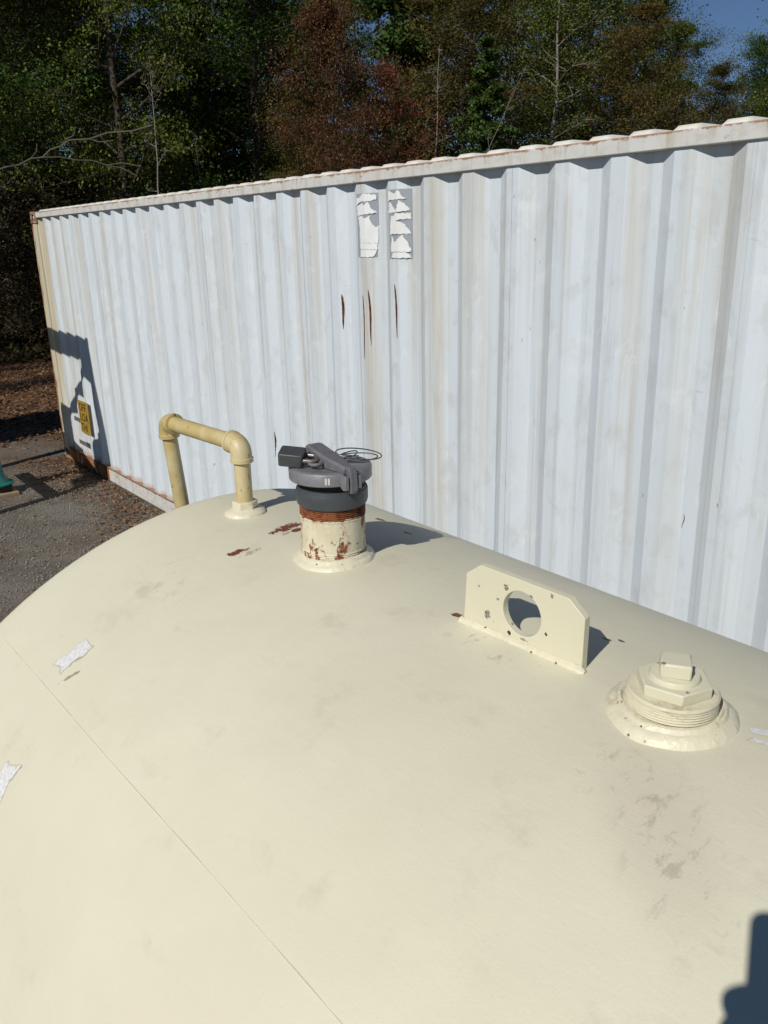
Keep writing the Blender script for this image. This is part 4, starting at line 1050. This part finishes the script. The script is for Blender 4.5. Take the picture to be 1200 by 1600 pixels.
T = [
 # px, dist, kind, height, wide, label
 (-60, 25, 'oak_b', 13, 1., 'dark green leafy tree at the far left edge of the wood'),
 (45, 27, 'bronze', 13.5, 1., 'bronze-tinged tree above the container far left corner'),
 (-10, 33, 'oak_a', 15, 1.1, 'tall olive tree behind the far left corner, mostly in shade'),
 (130, 31, 'pine_a', 17, 1., 'tall dark pine right of the container far corner'),
 (185, 26, 'oak_a', 15.5, .8, 'olive-leaved tree just left of the pale bare trunk'),
 (245, 24, 'bare', 7.2, .7, 'pale bare trunk standing alone above the far third of container'),
 (302, 27, 'bare', 5.6, .6, 'thin pale dead stem low above the container rail, left half'),
 (300, 34, 'pine_b', 17, 1., 'dark pine with sky gaps right of the pale trunk'),
 (405, 30, 'oak_b', 15, 1.1, 'broad bright green tree left of the rust-red tree'),
 (375, 36, 'oak_a', 16, 1., 'tall olive tree behind the bright green one'),
 (520, 23, 'russet', 7.9, .70, 'large rust-red leaved tree above the torn stickers'),
 (462, 26, 'bronze', 6.2, .9, 'small yellow-brown tree at the left foot of the large red one'),
 (608, 25, 'russet_b', 6.8, .85, 'thin rust-brown tree leaning right of the large red one'),
 (500, 35, 'oak_a', 15.5, 1., 'olive tree rising behind the large rust-red tree'),
 (640, 33, 'pine_b', 15.5, 1., 'blue-green conifer behind the middle of the container'),
 (688, 25, 'bare', 7.4, .75, 'pale dead trunk with short snags right of the red tree'),
 (735, 30, 'bronze', 10.4, 1.1, 'orange-brown leaved tree right of the pale dead trunk'),
 (770, 27, 'pine_b', 8.0, 1.1, 'low dense green conifer just above the container rail'),
 (795, 36, 'oak_a', 14.5, 1.05, 'tall olive tree right of centre behind the orange-brown one'),
 (868, 33, 'thin', 13, 1., 'slender tree with pale trunk and blue sky gap at its foot'),
 (920, 38, 'oak_a', 14, 1.15, 'broad olive tree above the right half of the container'),
 (975, 34, 'bronze', 10.0, 1., 'golden brown tree low above the container right half'),
 (1000, 42, 'oak_b', 13.2, 1.0, 'tall dark green tree left of the open blue sky'),
 (1050, 40, 'oak_a', 10.5, .85, 'olive-gold tree whose crown steps down to the sky gap'),
 (1112, 37, 'bronze', 8.3, .95, 'brownish tree directly under the blue sky gap'),
 (1190, 41, 'oak_b', 10.2, .75, 'green tree at the right edge beyond the sky gap'),
 (1250, 42, 'oak_a', 12.6, 1., 'olive tree just past the right edge of the view'),
]
for i, (px, d, k, hh, wd, lb) in enumerate(T):
    x, y = at(px, d)
    nm = {'bare': 'dead_tree', 'pine_a': 'pine_tree', 'pine_b': 'conifer_tree', 'thin': 'slender_tree'}.get(k, 'leafy_tree')
    tree(k, x, y, hh, i*1.7, lb, nm, wide=wd)
# leaning pole-thin tree and a fallen pale branch at the left
x, y = at(655, 24); tree('bare', x - .6, y + .3, 7.4, 1.0, 'thin leaning grey stem crossing the rust-red tree', 'dead_tree', wide=.35, tilt=(.10, .42))
def branch(px, py, d, pts, r0, label):
    dv_ = FWD + RIGHT*((px-600)/FPX) + DOWN*((py-800)/FPX); o_ = CAM + dv_*(d/dv_.length)
    r = empty('dead_branch', (o_.x, o_.y, 0), label, 'branch')
    hr = Vector((RIGHT.x, RIGHT.y, 0)).normalized()
    def W3(a, b, c=0): return Vector((0, 0, o_.z)) + hr*a + Vector((0, 0, b)) + Vector((FWD.x, FWD.y, 0)).normalized()*c
    stem = MB().tube([Vector((-1.6*hr.x, -1.6*hr.y, 0)), W3(-1.5, -1.2), W3(*pts[0][0])] + [W3(*p_) for p_ in pts[0][1:]], [r0*1.5, r0*1.2] + list(np.linspace(r0, .015, len(pts[0]))), 7).build('stem', MAT['bark_branch'], r)
    for b_ in pts[1:]: MB().tube([W3(*p_) for p_ in b_], list(np.linspace(r0*.6, .01, len(b_))), 6).build('twig', MAT['bark_branch'], r)
branch(30, 255, 20, [[(-.6, -.16), (-.3, -.07), (0, -.03), (.25, .08), (.5, .10), (.68, .24), (.9, .30), (1.1, .41), (1.5, .42), (1.9, .53), (2.4, .55), (2.8, .64)], [(.5, .10), (.85, .10), (1.2, .03), (1.5, .02), (1.8, -.08), (2.1, -.14), (2.4, -.30)], [(.9, .30), (1.02, .42), (1.2, .5), (1.25, .66)], [(1.8, -.08), (2.1, -.04), (2.5, -.12)], [(1.5, .42), (1.7, .36), (2.0, .38)], [(.25, .08), (.4, .22), (.42, .36)]], .017, 'pale fallen branch low at the left, above the container corner')
for i, (px, d, hh, lb) in enumerate(((5, 23, 3.4, 'dark brush beside the container far corner post'), (-70, 21, 3.0, 'low dark shrub left of the corner post brush'), (60, 26, 4.0, 'tall dark brush just behind the container far end'))):
    x, y = at(px, d); tree('bush', x, y, hh, i*2.1, lb, 'shrub', 'shrub', 'brush at the wood edge')
# trees to the left of the yard, out of frame: their shadows band the leaf litter
for i, (sx_, yy, hh) in enumerate(((-5.4, -4.6, 10), (-7.6, -5.0, 11), (-10.4, -5.5, 12), (-13.2, -6, 13))):
    tree('oak_b', (sx_ - yy*.334)/.943, yy, hh, i*1.3, ('short narrow tree beside the upright tank', 'second narrow tree beyond the upright tank', 'third narrow tree left of the yard', 'farthest narrow tree left of the yard')[i], 'leafy_tree', group='narrow trees left of the yard', wide=.42)
# the mass of the wood behind: one object, one mesh
mv = []; mf = []; mm_ = []; base = 0; rg = np.random.default_rng(21)
for i in range(40):      # low saplings that close the foot of the wood
    px = -200 + i*46 + rg.uniform(-18, 18); d = rg.uniform(38, 58)
    (wv, wf), (lv, lf_) = gen_tree(rg.uniform(5, 7.5), 2.8, .02, 'oak', 300 + i, nlimb=18, leaves=3600, lsize=.2, trunk_r=.05)
    x, y = at(px, d); o_ = np.array([x, y, 0])
    mv += [wv + o_, lv + o_]; mf += [wf + base, lf_ + base + len(wv)]; base += len(wv) + len(lv)
    mm_ += [np.zeros(len(wf), int), np.full(len(lf_), 1 + (2, 0, 2)[i % 3], int)]
for i in range(46):
    kd = ['oak', 'pine', 'oak', 'cone'][i % 4]; px = -180 + i*44 + rg.uniform(-20, 20); d = rg.uniform(44, 62)
    hcap = 17.5 if px < 980 else (10.5 if px < 1060 else 8.2 if px < 1180 else 9.8)
    hh = hcap * rg.uniform(.8, 1.0) * (d/50)
    (wv, wf), (lv, lf_) = gen_tree(hh, 3.6, .06 if kd != 'pine' else .25, kd, 100 + i, nlimb=26, leaves=10000, lsize=.20)
    x, y = at(px, d); o_ = np.array([x, y, 0])
    mv += [wv + o_, lv + o_]; mf += [wf + base, lf_ + base + len(wv)]; base += len(wv) + len(lv)
    mm_ += [np.zeros(len(wf), int), np.full(len(lf_), 1 + [0, 1, 2, 1][i % 4], int)]
wd_ = npmesh('background_wood', np.concatenate(mv), np.concatenate(mf), [MAT['bark_dark'], MAT['leaf_olive'], MAT['leaf_pine'], MAT['leaf_brush']], mi=np.concatenate(mm_))
tag(wd_, 'dense mixed wood massed behind the nearer trees', 'wood', kind='stuff')
# low undergrowth along the edge of the wood
n_ = 26000; t = rg.uniform(0, 1, n_); dd = rg.uniform(19, 36, n_); az = np.radians(172 - t*22)
x = CAM.x + np.cos(az)*dd; y = CAM.y + np.sin(az)*dd
hz = np.abs(rg.normal(0, .7, n_)) * (.6 + .4*np.sin(x*1.7)*np.cos(y*1.3)) * np.clip((dd - 18)/6, .1, 1.4)
v, f = rand_leaves(np.stack([x, y, hz + .03], 1), np.full(n_, .07), .9, rg); v[:, 2] = np.maximum(v[:, 2], .005)
ug = npmesh('undergrowth', v, f, MAT['leaf_brush']); tag(ug, 'low brown undergrowth and leaf litter at the wood edge', 'undergrowth', kind='stuff')

# ------------------------------------------------------------------ render settings
scn.render.engine = 'CYCLES'
scn.cycles.max_bounces = 5; scn.cycles.diffuse_bounces = 3; scn.cycles.glossy_bounces = 2; scn.cycles.transmission_bounces = 2
